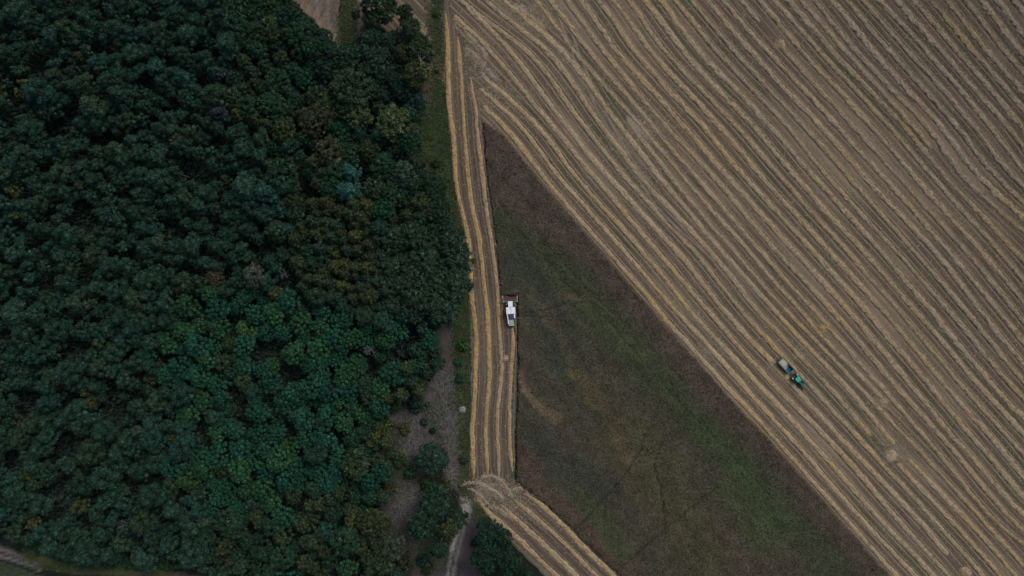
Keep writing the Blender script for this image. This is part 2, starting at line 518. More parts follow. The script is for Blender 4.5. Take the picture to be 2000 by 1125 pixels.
blend(sm(.5, .72, fbm(X * .09, Y * .05, 33, 3)) * .55 * path_mask([(800, 820), (880, 780), (885, 900), (800, 960), (820, 1080)], 60, 20), (.040, .046, .030))
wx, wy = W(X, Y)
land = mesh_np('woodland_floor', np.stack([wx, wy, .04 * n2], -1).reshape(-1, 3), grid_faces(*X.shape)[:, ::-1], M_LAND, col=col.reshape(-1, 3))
tag(link('woodland_floor', land), kind='structure')

# small stubble field beyond the wood's upper edge
UF = [(548, -200), (560, -10), (590, 22), (618, 48), (640, 70), (652, 88), (660, 62), (665, 20), (668, -200)]
ux, uy = np.meshgrid(np.arange(540, 676, 2.0), np.arange(-200, 96, 2.0))
ins = inside(ux + (vnoise(ux * .2, uy * .2, 4) - .5) * 5, uy, UF)
fc = grid_faces(*ux.shape)[:, ::-1]
fc = fc[ins.ravel()[fc].all(1)]
st = fbm((ux + uy * .55) * .16, (uy - ux) * .02, 6, 3); st2 = fbm(ux * .02 + uy * .001, uy * .03, 9, 2)
lines = np.exp(-((ux - 618 - uy * .1) / 3) ** 2) + np.exp(-((ux - 640 - uy * .05) / 3) ** 2)
edge = 1 - sm(6, 26, seg_dist(ux, uy, [(560, -10), (590, 22), (640, 70), (652, 88)]))
uc = np.array((.112, .090, .070)) * (.6 + .8 * st)[..., None]
uc = uc * (1 - .6 * edge[..., None]) + .6 * edge[..., None] * np.array((.185, .14, .105)) * (.55 + .9 * st)[..., None]
uc = uc + .05 * (lines * st2)[..., None]
wx, wy = W(ux, uy)
tag(link('stubble_field', mesh_np('small_stubble_field', np.stack([wx, wy, .12 + 0 * wx], -1).reshape(-1, 3), fc, M_LAND, col=uc.reshape(-1, 3))), kind='structure')

# wheel tracks that cut across the swaths
MT = mat_attr('pale_track', 1.5, .7, 1.35)


def ribbon(name, pts, w, z, c):
    p = np.array(pts, float)
    t = np.linspace(0, len(p) - 1, len(p) * 14)
    q = np.stack([pchip(np.arange(len(p)), p[:, 0], t), pchip(np.arange(len(p)), p[:, 1], t)], -1)
    q = np.stack(W(q[:, 0], q[:, 1]), -1)
    d = np.gradient(q, axis=0); d /= np.linalg.norm(d, axis=1)[:, None]
    n = np.stack([-d[:, 1], d[:, 0]], -1)
    ww = w * (.6 + .8 * vnoise(t * 4, t * 0, 31))[:, None]
    v = np.concatenate([np.c_[q - n * ww, np.full(len(q), z)], np.c_[q + n * ww, np.full(len(q), z)]])
    i = np.arange(len(q) - 1); k = len(q)
    me = mesh_np(name, v, np.stack([i, i + 1, i + 1 + k, i + k], -1), MT, col=np.tile(c, (len(v), 1)))
    return tag(link(name, me), kind='structure')


TR = [(1086, 10), (1108, 60), (1128, 115), (1150, 165), (1178, 225), (1212, 285), (1250, 345), (1290, 405), (1340, 455), (1400, 510)]
for dx, w in ((-6, .3), (7, .34)):
    ribbon('wheel_track', [(x + dx, y) for x, y in TR], w, .2, (.19, .155, .12))
for px in (1612, 1619):
    ribbon('wheel_track', [(px, 455), (px - 2, 520), (px - 5, 600), (px - 14, 680)], .13, .2, (.155, .13, .105))

# ------------------------------------------------------------------ straw swaths
SW_GROUP = 'straw swaths lying on the stubble'


def smooth_path(pts, step=.34):
    p = np.array(pts, float)
    s = np.r_[0, np.cumsum(np.hypot(*np.diff(p, axis=0).T))]
    t = np.linspace(0, s[-1], max(8, int(s[-1] / 3)))
    q = np.stack([pchip(s, p[:, 0], t), pchip(s, p[:, 1], t)], -1)
    q = np.stack(W(q[:, 0], q[:, 1]), -1)
    s = np.r_[0, np.cumsum(np.hypot(*np.diff(q, axis=0).T))]
    t = np.arange(0, s[-1], step)
    return np.stack([np.interp(t, s, q[:, 0]), np.interp(t, s, q[:, 1])], -1), t


def swath_mesh(name, pts, half=.85, hgt=.5, seed=0, lump=.25, fade=1.2, sprig=5.0, step=.34, z0=.10, stray=1.0):
    q, t = smooth_path(pts, step)
    if len(q) < 4: return None
    r = np.random.default_rng(seed)
    d = np.gradient(q, axis=0); d /= np.linalg.norm(d, axis=1)[:, None] + 1e-9
    n = np.stack([-d[:, 1], d[:, 0]], -1)
    q = q + n * ((vnoise(t * .07, t * 0 + seed, 41) - .5) * .45 + (vnoise(t * .35, t * 0 + seed, 42) - .5) * .22)[:, None]
    nc = 11
    a = np.linspace(-1, 1, nc)
    endf = np.minimum(1, np.minimum(t + .1, t[-1] - t + .1) / fade) ** .5
    tuft_l = vnoise(t * .95, t * 0 + 1.5, seed + 7) * .6 + vnoise(t * 2.1, t * 0 + 1.5, seed + 8) * .3
    tuft_r = vnoise(t * .85, t * 0 + 1.5, seed + 9) * .7 + vnoise(t * 2.1, t * 0 + 1.5, seed + 10) * .3
    slow = .70 + .40 * vnoise(t * .06, t * 0, seed + 3) + .22 * vnoise(t * .22, t * 0, seed + 4)
    hl = half * (1 + lump * 2 * (tuft_l - .5)) * endf * slow
    hr = half * (1 + lump * 2 * (tuft_r - .5)) * endf * slow
    off = np.where(a[None] < 0, a[None] * hr[:, None], a[None] * hl[:, None])
    T, A = np.meshgrid(t, a, indexing='ij')
    prof = np.sqrt(np.clip(1 - np.abs(A) ** 2.4, 0, 1))
    bumpy = vnoise(T * 1.05 + np.abs(A) * .9, A * 1.6 + 5, seed + 11) * .6 + vnoise(T * 2.6, A * 3.5, seed + 12) * .4
    Z = z0 + hgt * endf[:, None] * prof * (.45 + 1.1 * bumpy) * slow[:, None]
    Z[:, 0] = z0 - .05; Z[:, -1] = z0 - .05
    jx = (r.random(Z.shape) - .5) * step * .5
    P = q[:, None, :] + n[:, None, :] * off[..., None] + d[:, None, :] * jx[..., None]
    verts = np.concatenate([P, Z[..., None]], -1).reshape(-1, 3)
    faces = [grid_faces(len(t), nc)]
    m = int(t[-1] * sprig)                       # loose stems lying on and beside the swath
    if m:
        i = r.integers(1, len(t) - 1, m)
        o = r.normal(0, .62 * stray, m)
        base = q[i] + n[i] * (o * half * endf[i])[:, None]
        zz = np.where(np.abs(o) < 1, z0 + .03 + hgt * np.sqrt(np.clip(1 - np.abs(o) ** 2.4, 0, 1)) * (.5 + .55 * r.random(m)), z0 + .08)
        ang = r.random(m) * 6.283
        L = r.uniform(.2, .5, m); w = r.uniform(.04, .09, m)
        ex = np.stack([np.cos(ang) * L, np.sin(ang) * L, (r.random(m) - .5) * .3], -1)
        wv = np.stack([-np.sin(ang) * w, np.cos(ang) * w, np.zeros(m)], -1)
        c = np.c_[base, zz]
        vv = np.stack([c - ex - wv, c + ex - wv, c + ex + wv, c - ex + wv], 1).reshape(-1, 3)
        f2 = np.arange(m * 4).reshape(-1, 4) + len(verts)
        verts = np.concatenate([verts, vv]); faces.append(f2)
    return mesh_np(name, verts, faces, M_STRAW, smooth=False)


def swath(pts, label, color, group=SW_GROUP, cat='straw swath', name='straw_swath', **kw):
    me = swath_mesh(name, pts, **kw)
    if me is None: return
    o = link(name, me); o.color = (*color, 1)
    return tag(o, label, cat, group)


ORD = ['first', 'second', 'third', 'fourth', 'fifth', 'sixth', 'seventh', 'eighth', 'ninth', 'tenth', 'eleventh', 'twelfth', 'thirteenth', 'fourteenth', 'fifteenth', 'sixteenth', 'seventeenth', 'eighteenth', 'nineteenth', 'twentieth']
TENS = {20: 'twenty', 30: 'thirty', 40: 'forty'}


def ordinal(n):
    if n <= 20: return ORD[n - 1]
    if n % 10 == 0: return {30: 'thirtieth', 40: 'fortieth'}[n]
    return TENS[n // 10 * 10] + '-' + ORD[n % 10 - 1]


START = {1: 208, 2: 172, 3: 150, 4: 30, 5: 12, 9: 232, 10: -60}
SPLIT = {5: [(12, 1085)], 7: [(-60, 854), (905, 1190)], 8: [(-60, 870), (895, 1190)], 10: [(-60, 784)], 23: [(-60, 45), (82, 800)], 27: [(-60, 292)]}
for k in range(1, 41):
    a0 = START.get(k, -60)
    for pi, (ya, yb) in enumerate(SPLIT.get(k, [(a0, 1190)])):
        yy = np.arange(ya, yb + 1, 8.0)
        xx = pchip(YALL, FULL[k], yy)
        keep = (xx < 2060) & (xx > 872)
        if keep.sum() < 4: continue
        pts = list(zip(xx[keep], yy[keep]))
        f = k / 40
        c = np.array((.256, .196, .118)) * (1 - f) + np.array((.158, .126, .090)) * f  # darker toward the upper-right: partly older straw, partly corner vignetting painted in
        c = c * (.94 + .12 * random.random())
        if k == 1: lab = 'straw swath bordering the long sloping edge of the dark standing crop'
        else: lab = '%s straw swath up the stubble, counting from the standing crop\'s long sloping edge' % ordinal(k)
        if len(SPLIT.get(k, [])) > 1:
            lab = '%s of the %s straw swath, counting up from the standing crop\'s edge' % (('upper piece', 'lower piece')[pi], ordinal(k))
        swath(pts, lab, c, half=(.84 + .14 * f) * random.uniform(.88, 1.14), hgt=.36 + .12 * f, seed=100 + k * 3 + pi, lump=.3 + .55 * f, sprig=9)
for i, (vv, y0, y1, lab) in enumerate([
        (V1, 26, 944, 'yellow straw swath running next to the wood\'s edge trees'),
        (V2, 72, 934, 'upright straw swath, second out from the wood\'s edge trees'),
        (V3, 150, 942, 'upright straw swath, third out from the wood, left of the harvester'),
        (V4, 640, 924, 'short fresh straw swath trailing straight behind the white harvester')]):
    yy = np.arange(y0, y1, 6.0)
    swath(list(zip(fys(vv, yy), yy)), lab, (.262, .186, .088) if i < 2 else (.252, .186, .104), 'straw swaths along the wood', half=.82, hgt=.38, seed=300 + i, lump=.2, sprig=6, z0=.18, fade=6.0)
for i, (vv, y0, lab) in enumerate([
        (L1, 972, 'straw swath nearest the trees in the strip below the standing crop'),
        (L2, 984, 'straw swath second from the trees in the strip below the crop'),
        (L3, 976, 'straw swath third from the trees in the strip below the crop'),
        (L4, 962, 'straw swath against the standing crop\'s short lower edge')]):
    yy = np.arange(y0, 1210, 6.0)
    swath(list(zip(fys(vv, yy), yy)), lab, (.25, .188, .108), 'straw swaths below the standing crop', half=.9, hgt=.36, seed=320 + i, lump=.3, sprig=8, z0=.2, fade=6.0)
# turning places: trampled straw in arcs and loose heaps
DR = 'loose straw left at the turning places'
for i, (pts, lab, half) in enumerate([
        ([(899, 949), (912, 943), (926, 941), (940, 945), (955, 953), (970, 962), (985, 974)], 'long ragged straw arc crossing the foot of the upright swaths', 1.1),
        ([(939, 936), (945, 931), (957, 929), (970, 933), (982, 943), (992, 956), (1003, 972)], 'curled straw arc at the foot of the second and third upright swaths', .9),
        ([(1001, 958), (1007, 952), (1015, 951), (1022, 956)], 'hooked straw clump at the standing crop\'s lower left corner', 1.0),
        ([(912, 952), (925, 958), (938, 968), (950, 982), (962, 996)], 'thin trampled straw streak beside the grassy field corner', .7),
        ([(960, 985), (975, 993), (990, 1004), (1004, 1016)], 'trampled straw streak in the gap between lower swaths', .7),
        ([(884, 38), (900, 52), (918, 70), (936, 90), (955, 112)], 'trampled straw streak at the upper tip of the fan of swaths', .9),
        ([(908, 92), (925, 104), (940, 122), (956, 140), (975, 158)], 'second trampled straw streak below the fan\'s tip', 1.0),
        ([(938, 140), (952, 156), (968, 170), (985, 182)], 'third trampled straw streak, near the standing crop\'s upper point', 1.1),
        ([(1002, 8), (1020, 20), (1038, 34), (1052, 46), (1066, 58)], 'broad faded straw smear between swaths along the upper rim of the fan', 1.9),
        ([(1224, 228), (1240, 244), (1258, 262), (1276, 278)], 'straw smear where two swaths run together at the wheel tracks', 1.2)]):
    swath(pts, lab, (.235, .188, .132) if i < 5 else (.205, .168, .125), DR, 'straw', 'straw_drift', half=half * (.62 if i < 5 else .75), hgt=.26 if i < 5 else .12, seed=360 + i, lump=1.1, sprig=18, stray=1.7 if i < 5 else 2.1, fade=3.0, z0=.2)


def heap(px, py, r, h, label, color, cat='straw heap', name='straw_heap', group=DR, seed=0, n=140, mat=None, sq=1.0):
    g_ = np.random.default_rng(seed)
    rings, seg = 9, 26
    v = []
    for i in range(rings + 1):
        f = i / rings
        for j in range(seg):
            t = 6.2832 * j / seg
            rr = r * f * (1 + .28 * (vnoise(math.cos(t) * 1.6 + 9, math.sin(t) * 1.6 + 9, seed) - .5) * 2)
            z = h * max(0, 1 - f ** 1.7) * (.75 + .5 * vnoise(math.cos(t) * rr * 1.3 + 20, math.sin(t) * rr * 1.3 + 20, seed + 3))
            v.append((math.cos(t) * rr, math.sin(t) * rr * sq, z if i < rings else -.1))
    v = np.array(v)
    a = np.arange((rings + 1) * seg).reshape(rings + 1, seg)
    b = np.roll(a, -1, 1)
    faces = [np.stack([a[:-1], a[1:], b[1:], b[:-1]], -1).reshape(-1, 4)]
    ang = g_.random(n) * 6.283; d = r * 1.25 * np.sqrt(g_.random(n)); t2 = g_.random(n) * 6.283
    c = np.stack([np.cos(ang) * d, np.sin(ang) * d * sq, h * np.clip(1 - (d / r) ** 1.7, 0, 1) * .95 + .06], -1)
    L = g_.uniform(.2, .5, n)[:, None]; w = .06
    ex = np.stack([np.cos(t2), np.sin(t2), g_.normal(0, .2, n)], -1) * L; wv = np.stack([-np.sin(t2), np.cos(t2), 0 * t2], -1) * w
    vv = np.stack([c - ex - wv, c + ex - wv, c + ex + wv, c - ex + wv], 1).reshape(-1, 3)
    faces.append(np.arange(n * 4).reshape(-1, 4) + len(v))
    o = link(name, mesh_np(name, np.concatenate([v, vv]), faces, mat or M_STRAW))
    x, y = W(px, py); o.location = (x, y, .14); o.color = (*color, 1)
    return tag(o, label, cat, group)


heap(1741, 889, 2.0, .5, 'fan-shaped pale straw heap where two swaths end right of the tractor', (.27, .21, .15), seed=5)
heap(1886, 1117, 1.9, .7, 'round straw heap past a swath\'s cut-off end, bottom of the field', (.27, .20, .12), seed=6)
heap(1523, 87, 1.6, .5, 'blunt straw heap at the gap in a swath, upper part of the field', (.24, .19, .13), seed=7)
heap(1608, 640, 1.5, .35, 'small spread straw heap above the green tractor', (.25, .19, .12), seed=8)
heap(1725, 783, 1.7, .4, 'ragged straw heap at a short swath\'s lower end', (.23, .185, .13), seed=9)
heap(988, 699, .8, .3, 'little straw clump between two upright swaths below the harvester', (.30, .24, .15), seed=10, n=60)

# ------------------------------------------------------------------ standing crop
cs = .5
bx0, by0 = W(935, 1220); bx1, by1 = W(1850, 232)
cx, cy = np.meshgrid(np.arange(bx0, bx1, cs), np.arange(by0, by1, cs))
CX = cx / S + 1000; CY = 562.5 - cy / S
ins = inside(CX, CY, CROP)


def crop_color(x, y):
    """crop's own colour at photo coordinates: ripe purple-brown to weedy green"""
    dn = seg_dist(x, y, CROP[-11:] + [CROP[0]])
    a = (x * .72 + y * .69); c = (x * .69 - y * .72)               # along and across the drilling
    lo = fbm(c * .018, a * .006, 51, 4); md = fbm(c * .07, a * .03, 55, 3)
    col = np.empty(np.shape(x) + (3,)); col[:] = (.066, .056, .048)

    def bl(m, k):
        nonlocal col
        m = np.clip(m, 0, 1)[..., None]; col = col * (1 - m) + np.array(k) * m
    bl(sm(.42, .62, lo) * .8, (.056, .056, .044))
    def band(pts, w, k, amt=1.0):
        d = seg_dist(x + (md - .5) * 40, y + (lo - .5) * 40, pts)
        bl((1 - sm(w * .4, w * 1.25, d)) * amt * (.55 + .6 * md), k)
    band([(1000, 440), (1100, 540), (1200, 650), (1300, 760), (1420, 880), (1560, 1030), (1640, 1120)], 46, (.045, .054, .036))
    band([(1150, 600), (1200, 655), (1250, 700)], 24, (.050, .060, .037))
    band([(1010, 520), (1060, 600), (1120, 720)], 38, (.038, .046, .040))
    band([(1040, 860), (1120, 930), (1180, 960)], 40, (.044, .046, .042))
    band([(1140, 985), (1172, 1022), (1218, 1078)], 22, (.054, .063, .038))
    band([(1220, 860), (1290, 930), (1340, 1020), (1380, 1120)], 60, (.062, .060, .040))
    band([(1430, 960), (1500, 1060)], 34, (.054, .066, .040))
    band([(1020, 560), (1085, 640), (1120, 710), (1150, 770)], 14, (.082, .066, .050), .6)
    bl((1 - sm(20, 60, dn)) * .75, (.070, .055, .050))
    band([(960, 290), (1010, 380), (1090, 450)], 50, (.070, .055, .051))
    band([(1012, 880), (1070, 960), (1130, 1020), (1210, 1110)], 18, (.074, .055, .048))
    band([(1014, 735), (1030, 768), (1055, 800), (1085, 820)], 11, (.130, .100, .072), .95)
    band([(1130, 740), (1150, 770), (1170, 800)], 16, (.092, .078, .048), .8)
    band([(1055, 610), (1090, 590), (1160, 585)], 8, (.076, .062, .050), .5)
    band([(1300, 750), (1380, 850), (1480, 965), (1540, 1030)], 24, (.046, .062, .036))
    band([(1160, 780), (1185, 830), (1215, 880), (1235, 905)], 15, (.090, .074, .050), .8)
    col = col * (.86 + .45 * md)[..., None] * np.array((.98, .95, .78))
    return col


TRK = [[(1258, 850), (1250, 880), (1230, 912), (1200, 950), (1160, 995), (1120, 1036)],
       [(1275, 905), (1288, 945), (1294, 990), (1298, 1030), (1300, 1048)],
       [(1395, 955), (1340, 1000), (1300, 1030), (1250, 1075), (1200, 1118)],
       [(1010, 612), (1060, 608), (1110, 596), (1180, 590), (1255, 582)],
       [(1012, 617), (1080, 620), (1140, 612)],
       [(975, 400), (1010, 450), (1060, 500), (1110, 560)],
       [(1110, 560), (1180, 620), (1240, 690), (1310, 770), (1400, 860), (1500, 965)],
       [(1060, 470), (1140, 560), (1250, 660), (1330, 740)],
       [(1180, 700), (1150, 740), (1090, 790)],
       [(1080, 830), (1090, 850), (1086, 880)]]
dep = np.zeros(CX.shape)
for i, t_ in enumerate(TRK):
    d = seg_dist(CX + (vnoise(CX * .15, CY * .15, 71) - .5) * 5, CY + (vnoise(CX * .15, CY * .15, 72) - .5) * 5, t_)
    dep = np.maximum(dep, (1 - sm(1.3, 3.0, d)) * (.95 if i < 3 else (.6 if i < 5 else .45)) * (.6 + .6 * vnoise(CX * .05, CY * .05, 73)))
lodg = fbm(CX * .055, CY * .055, 77, 3)
r1 = np.random.default_rng(5)
CZ = .62 + .35 * (fbm(CX * .4, CY * .4, 61, 2) - .5) + .25 * (r1.random(CX.shape) - .5) - dep * .55 - .45 * np.clip(1 - np.abs(lodg - .5) / .02, 0, 1) * (fbm(CX * .02, CY * .02, 79, 2) > .5)
CZ = np.maximum(CZ, .08)
ccol = crop_color(CX, CY)
ccol = ccol * (1 - .72 * dep[..., None]) + np.array((.030, .026, .020)) * .72 * dep[..., None]
jx = (r1.random(CX.shape) - .5) * .22; jy = (r1.random(CX.shape) - .5) * .22
fc = grid_faces(*CX.shape)[:, ::-1]
fc = fc[ins.ravel()[fc].all(1)][:, ::-1]
verts = np.stack([cx + jx, cy + jy, CZ], -1).reshape(-1, 3)
cv = ccol.reshape(-1, 3)
used = np.unique(fc); remap = np.full(len(verts), -1); remap[used] = np.arange(len(used))
verts = verts[used]; cv = cv[used]; fc = remap[fc]
# cut sides of the crop down to the ground
ed = np.concatenate([fc[:, [0, 1]], fc[:, [1, 2]], fc[:, [2, 3]], fc[:, [3, 0]]])
key = np.sort(ed, 1); _u, inv, cnt = np.unique(key, axis=0, return_inverse=True, return_counts=True)
be = ed[cnt[inv.ravel()] == 1]
bv = np.unique(be); low = np.full(len(verts), -1); low[bv] = len(verts) + np.arange(len(bv))
lv = verts[bv].copy(); lv[:, 2] = 0
verts = np.concatenate([verts, lv]); cv = np.concatenate([cv, cv[bv]])
side = np.stack([be[:, 1], be[:, 0], low[be[:, 0]], low[be[:, 1]]], -1)
# ears and weeds standing out of the canopy
nt_ = 120000
pick = r1.integers(0, len(used), nt_)
pick = pick[dep.ravel()[used][pick] < .35]; nt_ = len(pick)
pb = verts[pick].copy(); pb[:, :2] += (r1.random((nt_, 2)) - .5) * cs
ang = r1.random(nt_) * 6.283; tl = r1.uniform(.15, .3, nt_)
ex = np.stack([np.cos(ang), np.sin(ang), r1.normal(0, .5, nt_)], -1) * tl[:, None]
wv = np.stack([-np.sin(ang), np.cos(ang), r1.normal(0, .4, nt_)], -1) * r1.uniform(.05, .12, nt_)[:, None]
pb[:, 2] += r1.uniform(.0, .16, nt_)
tv = np.stack([pb - ex - wv, pb + ex - wv, pb + ex + wv, pb - ex + wv], 1).reshape(-1, 3)
tcol = np.repeat(cv[pick] * r1.choice([.5, .8, 1.0, 1.25, 1.6], nt_)[:, None], 4, 0)
tf = np.arange(nt_ * 4).reshape(-1, 4) + len(verts)
me = mesh_np('standing_crop', np.concatenate([verts, tv]), [fc, side, tf], M_CROP, col=np.concatenate([cv, tcol]))
tag(link('standing_crop', me), 'dark ripe standing crop with weedy green bands, left uncut between the straw swaths', 'crop', kind='stuff')

# ------------------------------------------------------------------ trees
def ico():
    bm = bmesh.new(); bmesh.ops.create_icosphere(bm, subdivisions=2, radius=1)
    v = np.array([x.co[:] for x in bm.verts]); f = np.array([[x.index for x in q.verts] for q in bm.faces]); bm.free()
    return v, f


ICO_V, ICO_F = ico()


def leaf_mesh(name, lobes, n, L, wd, fuzz, seed, core=.74, down=-.4, outl=(.74, 1.2)):
    r = np.random.default_rng(seed)
    V = []; F3 = []; F4 = []; base = 0
    for (x, y, z, rad, sq) in lobes:
        cvx = ICO_V * rad * core * (1 + .25 * (r.random((len(ICO_V), 1)) - .5)) * np.array((1, 1, sq)) + (x, y, z)
        V.append(cvx); F3.append(ICO_F + base); base += len(cvx)
        k = max(8, int(n * (rad / .9) ** 1.6))
        u = r.uniform(down, 1, k); th = r.random(k) * 6.283
        s = np.sqrt(1 - u * u)
        d = np.stack([s * np.cos(th), s * np.sin(th), u], -1)
        c = d * rad * r.uniform(*outl, (k, 1)) * np.array((1, 1, sq)) + (x, y, z)
        nn = d + r.normal(0, fuzz, (k, 3)); nn /= np.linalg.norm(nn, axis=1)[:, None]
        ref = r.normal(0, 1, (k, 3))
        t1 = np.cross(nn, ref); t1 /= np.linalg.norm(t1, axis=1)[:, None]
        t2 = np.cross(nn, t1)
        l = L * r.uniform(.6, 1.35, (k, 1)); w_ = wd * r.uniform(.6, 1.3, (k, 1))
        # a leaf spray: kite shaped
        q = np.stack([c - t1 * l, c - t2 * w_ + t1 * l * .15, c + t1 * l, c + t2 * w_ + t1 * l * .15], 1).reshape(-1, 3)
        V.append(q); F4.append(np.arange(k * 4).reshape(-1, 4) + base); base += k * 4
    return mesh_np(name, np.concatenate(V), [np.concatenate(F3), np.concatenate(F4)], M_FOL)


def disk_points(r, n, R_, dmin, squeeze=1.0):
    pts = []
    tries = 0
    while len(pts) < n and tries < 4000:
        tries += 1
        t = r.random() * 6.283; d = R_ * math.sqrt(r.random())
        p = (d * math.cos(t), d * math.sin(t) * squeeze)
        if all(math.hypot(p[0] - q[0], p[1] - q[1]) > dmin for q in pts): pts.append(p)
    return pts


def make_lobes(kind, seed):
    r = random.Random(seed * 77 + 5)
    L = []
    if kind == 'pine':
        off = (r.uniform(-.6, .6), r.uniform(-.6, .6))
        for (x, y) in disk_points(r, 18, 3.2, .95, r.uniform(.65, 1)):
            d = math.hypot(x + off[0], y + off[1]) / 3.5
            L.append((x, y, 14.2 - 5.6 * d ** 1.7 + r.uniform(-1.2, 1.2), r.choice((.7, .9, 1.1, 1.3)) * r.uniform(.85, 1.1), r.uniform(.8, 1.1)))
        for i in range(6):
            t = r.random() * 6.283; d = r.uniform(2.2, 4.1)
            L.append((d * math.cos(t), d * math.sin(t), 9.5 + r.uniform(-1, 1), r.uniform(.5, .85), .7))
        H_ = 15
    elif kind == 'broadleaf':
        for (x, y) in disk_points(r, 30, 3.5, .98, r.uniform(.75, 1)):
            d = math.hypot(x, y) / 3.4
            L.append((x, y, 11.4 - 2.4 * d ** 2 + r.uniform(-.6, .6), r.choice((.55, .65, .75, .85)) * r.uniform(.88, 1.12), .95))
        H_ = 12
    elif kind == 'oak':
        for (x, y) in disk_points(r, 48, 4.4, .82, r.uniform(.8, 1)):
            d = math.hypot(x, y) / 4.4
            L.append((x, y, 12.6 - 3.2 * d ** 2 + r.uniform(-1.1, 1.1), r.choice((.4, .55, .75, 1.0)) * r.uniform(.85, 1.15), r.uniform(.7, .95)))
        H_ = 13.5
    elif kind == 'birch':
        for (x, y) in disk_points(r, 30, 3.4, .72, r.uniform(.7, 1)):
            d = math.hypot(x, y) / 3.4
            L.append((x, y, 12.3 - 4.0 * d ** 1.5 + r.uniform(-.9, .9), r.uniform(.45, .9), r.uniform(.8, 1.15)))
        H_ = 13
    elif kind == 'spruce':
        L.append((0, 0, 12.4, .42, 1.3)); L.append((0, 0, 11.3, .7, 1.1))
        for lev, (z, rad, k) in enumerate(((10.4, .8, 5), (9.2, 1.25, 7), (7.8, 1.65, 8))):
            for i in range(k):
                t = 6.283 * (i + r.random() * .5) / k + lev
                d = rad * r.uniform(.8, 1.12)
                L.append((d * math.cos(t), d * math.sin(t), z + r.uniform(-.4, .4), .5 + .1 * lev, .65))
        H_ = 13
    else:  # shrub
        for (x, y) in disk_points(r, 11, 1.0, .38):
            d = math.hypot(x, y)
            L.append((x, y, 1.3 - .7 * d ** 2 + r.uniform(-.2, .2), r.uniform(.32, .55), .8))
        H_ = 1.6
    return L, H_


PAR = {'pine': (95, .33, .12, .75), 'broadleaf': (90, .24, .16, .55), 'oak': (80, .30, .16, .8), 'birch': (80, .30, .12, .9), 'spruce': (60, .32, .11, .8), 'shrub': (46, .2, .11, .7)}
HT = {}


def trunk_mesh(name, h, r0, limbs, spread, seed):
    r = random.Random(seed); m = MB()
    m.cyl((0, 0, -.2), (0, 0, h * .55), r0, 8, r0 * .7)
    m.cyl((0, 0, h * .55), (r.uniform(-.3, .3), r.uniform(-.3, .3), h * .88), r0 * .7, 7, r0 * .2)
    for i in range(limbs):
        t = 6.283 * i / limbs + r.uniform(-.4, .4); z = h * r.uniform(.5, .72)
        m.cyl((0, 0, z), (math.cos(t) * spread, math.sin(t) * spread, z + h * .16), r0 * .38, 6, r0 * .1)
    bmesh.ops.recalc_face_normals(m.bm, faces=m.bm.faces)
    me = bpy.data.meshes.new(name); m.bm.to_mesh(me); m.bm.free(); me.materials.append(M_BARK)
    return me


NAME = {'pine': 'pine_tree', 'broadleaf': 'broadleaf_tree', 'oak': 'oak_tree', 'birch': 'birch_tree', 'spruce': 'spruce_tree', 'shrub': 'shrub'}
CATN = {'pine': 'pine tree', 'broadleaf': 'broadleaf tree', 'oak': 'oak tree', 'birch': 'leafy tree', 'spruce': 'spruce tree', 'shrub': 'shrub'}
GRP = {'pine': 'pines of the wood', 'broadleaf': 'bright broadleaf trees in the middle of the wood', 'oak': 'wide oaks of the wood', 'birch': 'loose leafy trees of the wood', 'spruce': 'narrow spruces of the wood', 'shrub': 'shrubs on the verge and clearing'}
CROWNR = {'pine': 4.0, 'broadleaf': 3.9, 'oak': 4.9, 'birch': 3.9, 'spruce': 2.1, 'shrub': 1.3}
PROTO = {}
for kd in PAR:
    ns = {'pine': 7, 'broadleaf': 5, 'oak': 5, 'birch': 6, 'spruce': 4, 'shrub': 3}[kd]
    PROTO[kd] = []
    for s in range(ns):
        lobes, h = make_lobes(kd, s)
        HT[kd] = h
        n, l, w_, fz = PAR[kd]
        cm = leaf_mesh(kd + '_crown', lobes, n, l, w_, fz, s * 13 + 1, **({'core': .78, 'outl': (.78, 1.14)} if kd == 'broadleaf' else {}))
        tm = trunk_mesh(kd + '_trunk', h, .24 if kd != 'shrub' else .06, 5, 1.6 if kd != 'shrub' else .4, s)
        PROTO[kd].append((cm, tm))

# where each kind grows (photo outline of the canopy)
NAMED = True
TREES = []     # px, py, radius px, kind, colour, label or None


def add(px, py, r, kind, col, label=None):
    c = np.array(col, float)
    if label is not None or kind == 'shrub' or NAMED: c = c * (.60, .70, .60)
    TREES.append([px, py, r, kind, c, label])


YG = (.105, .118, .052); TEAL = (.040, .094, .088); OLV = (.075, .070, .036); DKG = (.034, .062, .040); GRY = (.088, .100, .088); MID = (.044, .075, .046)
# trees one can name
add(697, 223, 25, 'oak', np.array(YG) * (.86, .94, 1.1), 'pale yellow-green oak, smaller and left of the two joined bright crowns')
add(764, 236, 30, 'oak', np.array(YG) * (.92, 1.0, 1.15), 'large pale yellow-green oak standing out at the wood\'s grassy edge')
add(685, 335, 18, 'birch', np.array(TEAL) * 1.6, 'upper pale teal tree of a touching pair amid dark green crowns')
add(680, 370, 23, 'birch', np.array(TEAL) * 1.4, 'lower pale teal tree of a touching pair amid dark green crowns')
add(512, 375, 26, 'birch', TEAL, 'broad teal tree left of the pale teal pair')
add(542, 403, 20, 'birch', np.array(TEAL) * 1.05, 'smaller teal tree touching the lower right of a broad teal one')
add(551, 252, 23, 'oak', (.066, .078, .040), 'round olive-green oak among dark crowns, left of the yellow-green oaks')
add(617, 232, 30, 'oak', (.060, .062, .036), 'brownish olive oak between the round olive oak and yellow-green oaks')
add(640, 292, 26, 'birch', (.075, .076, .045), 'tall olive-brown tree above the pale teal pair')
add(584, 322, 10, 'shrub', (.10, .115, .02), 'small bright yellow-green bush in a dark gap of the wood')
add(610, 275, 16, 'birch', (.06, .07, .045), 'narrow olive tree just below the brownish olive oak')
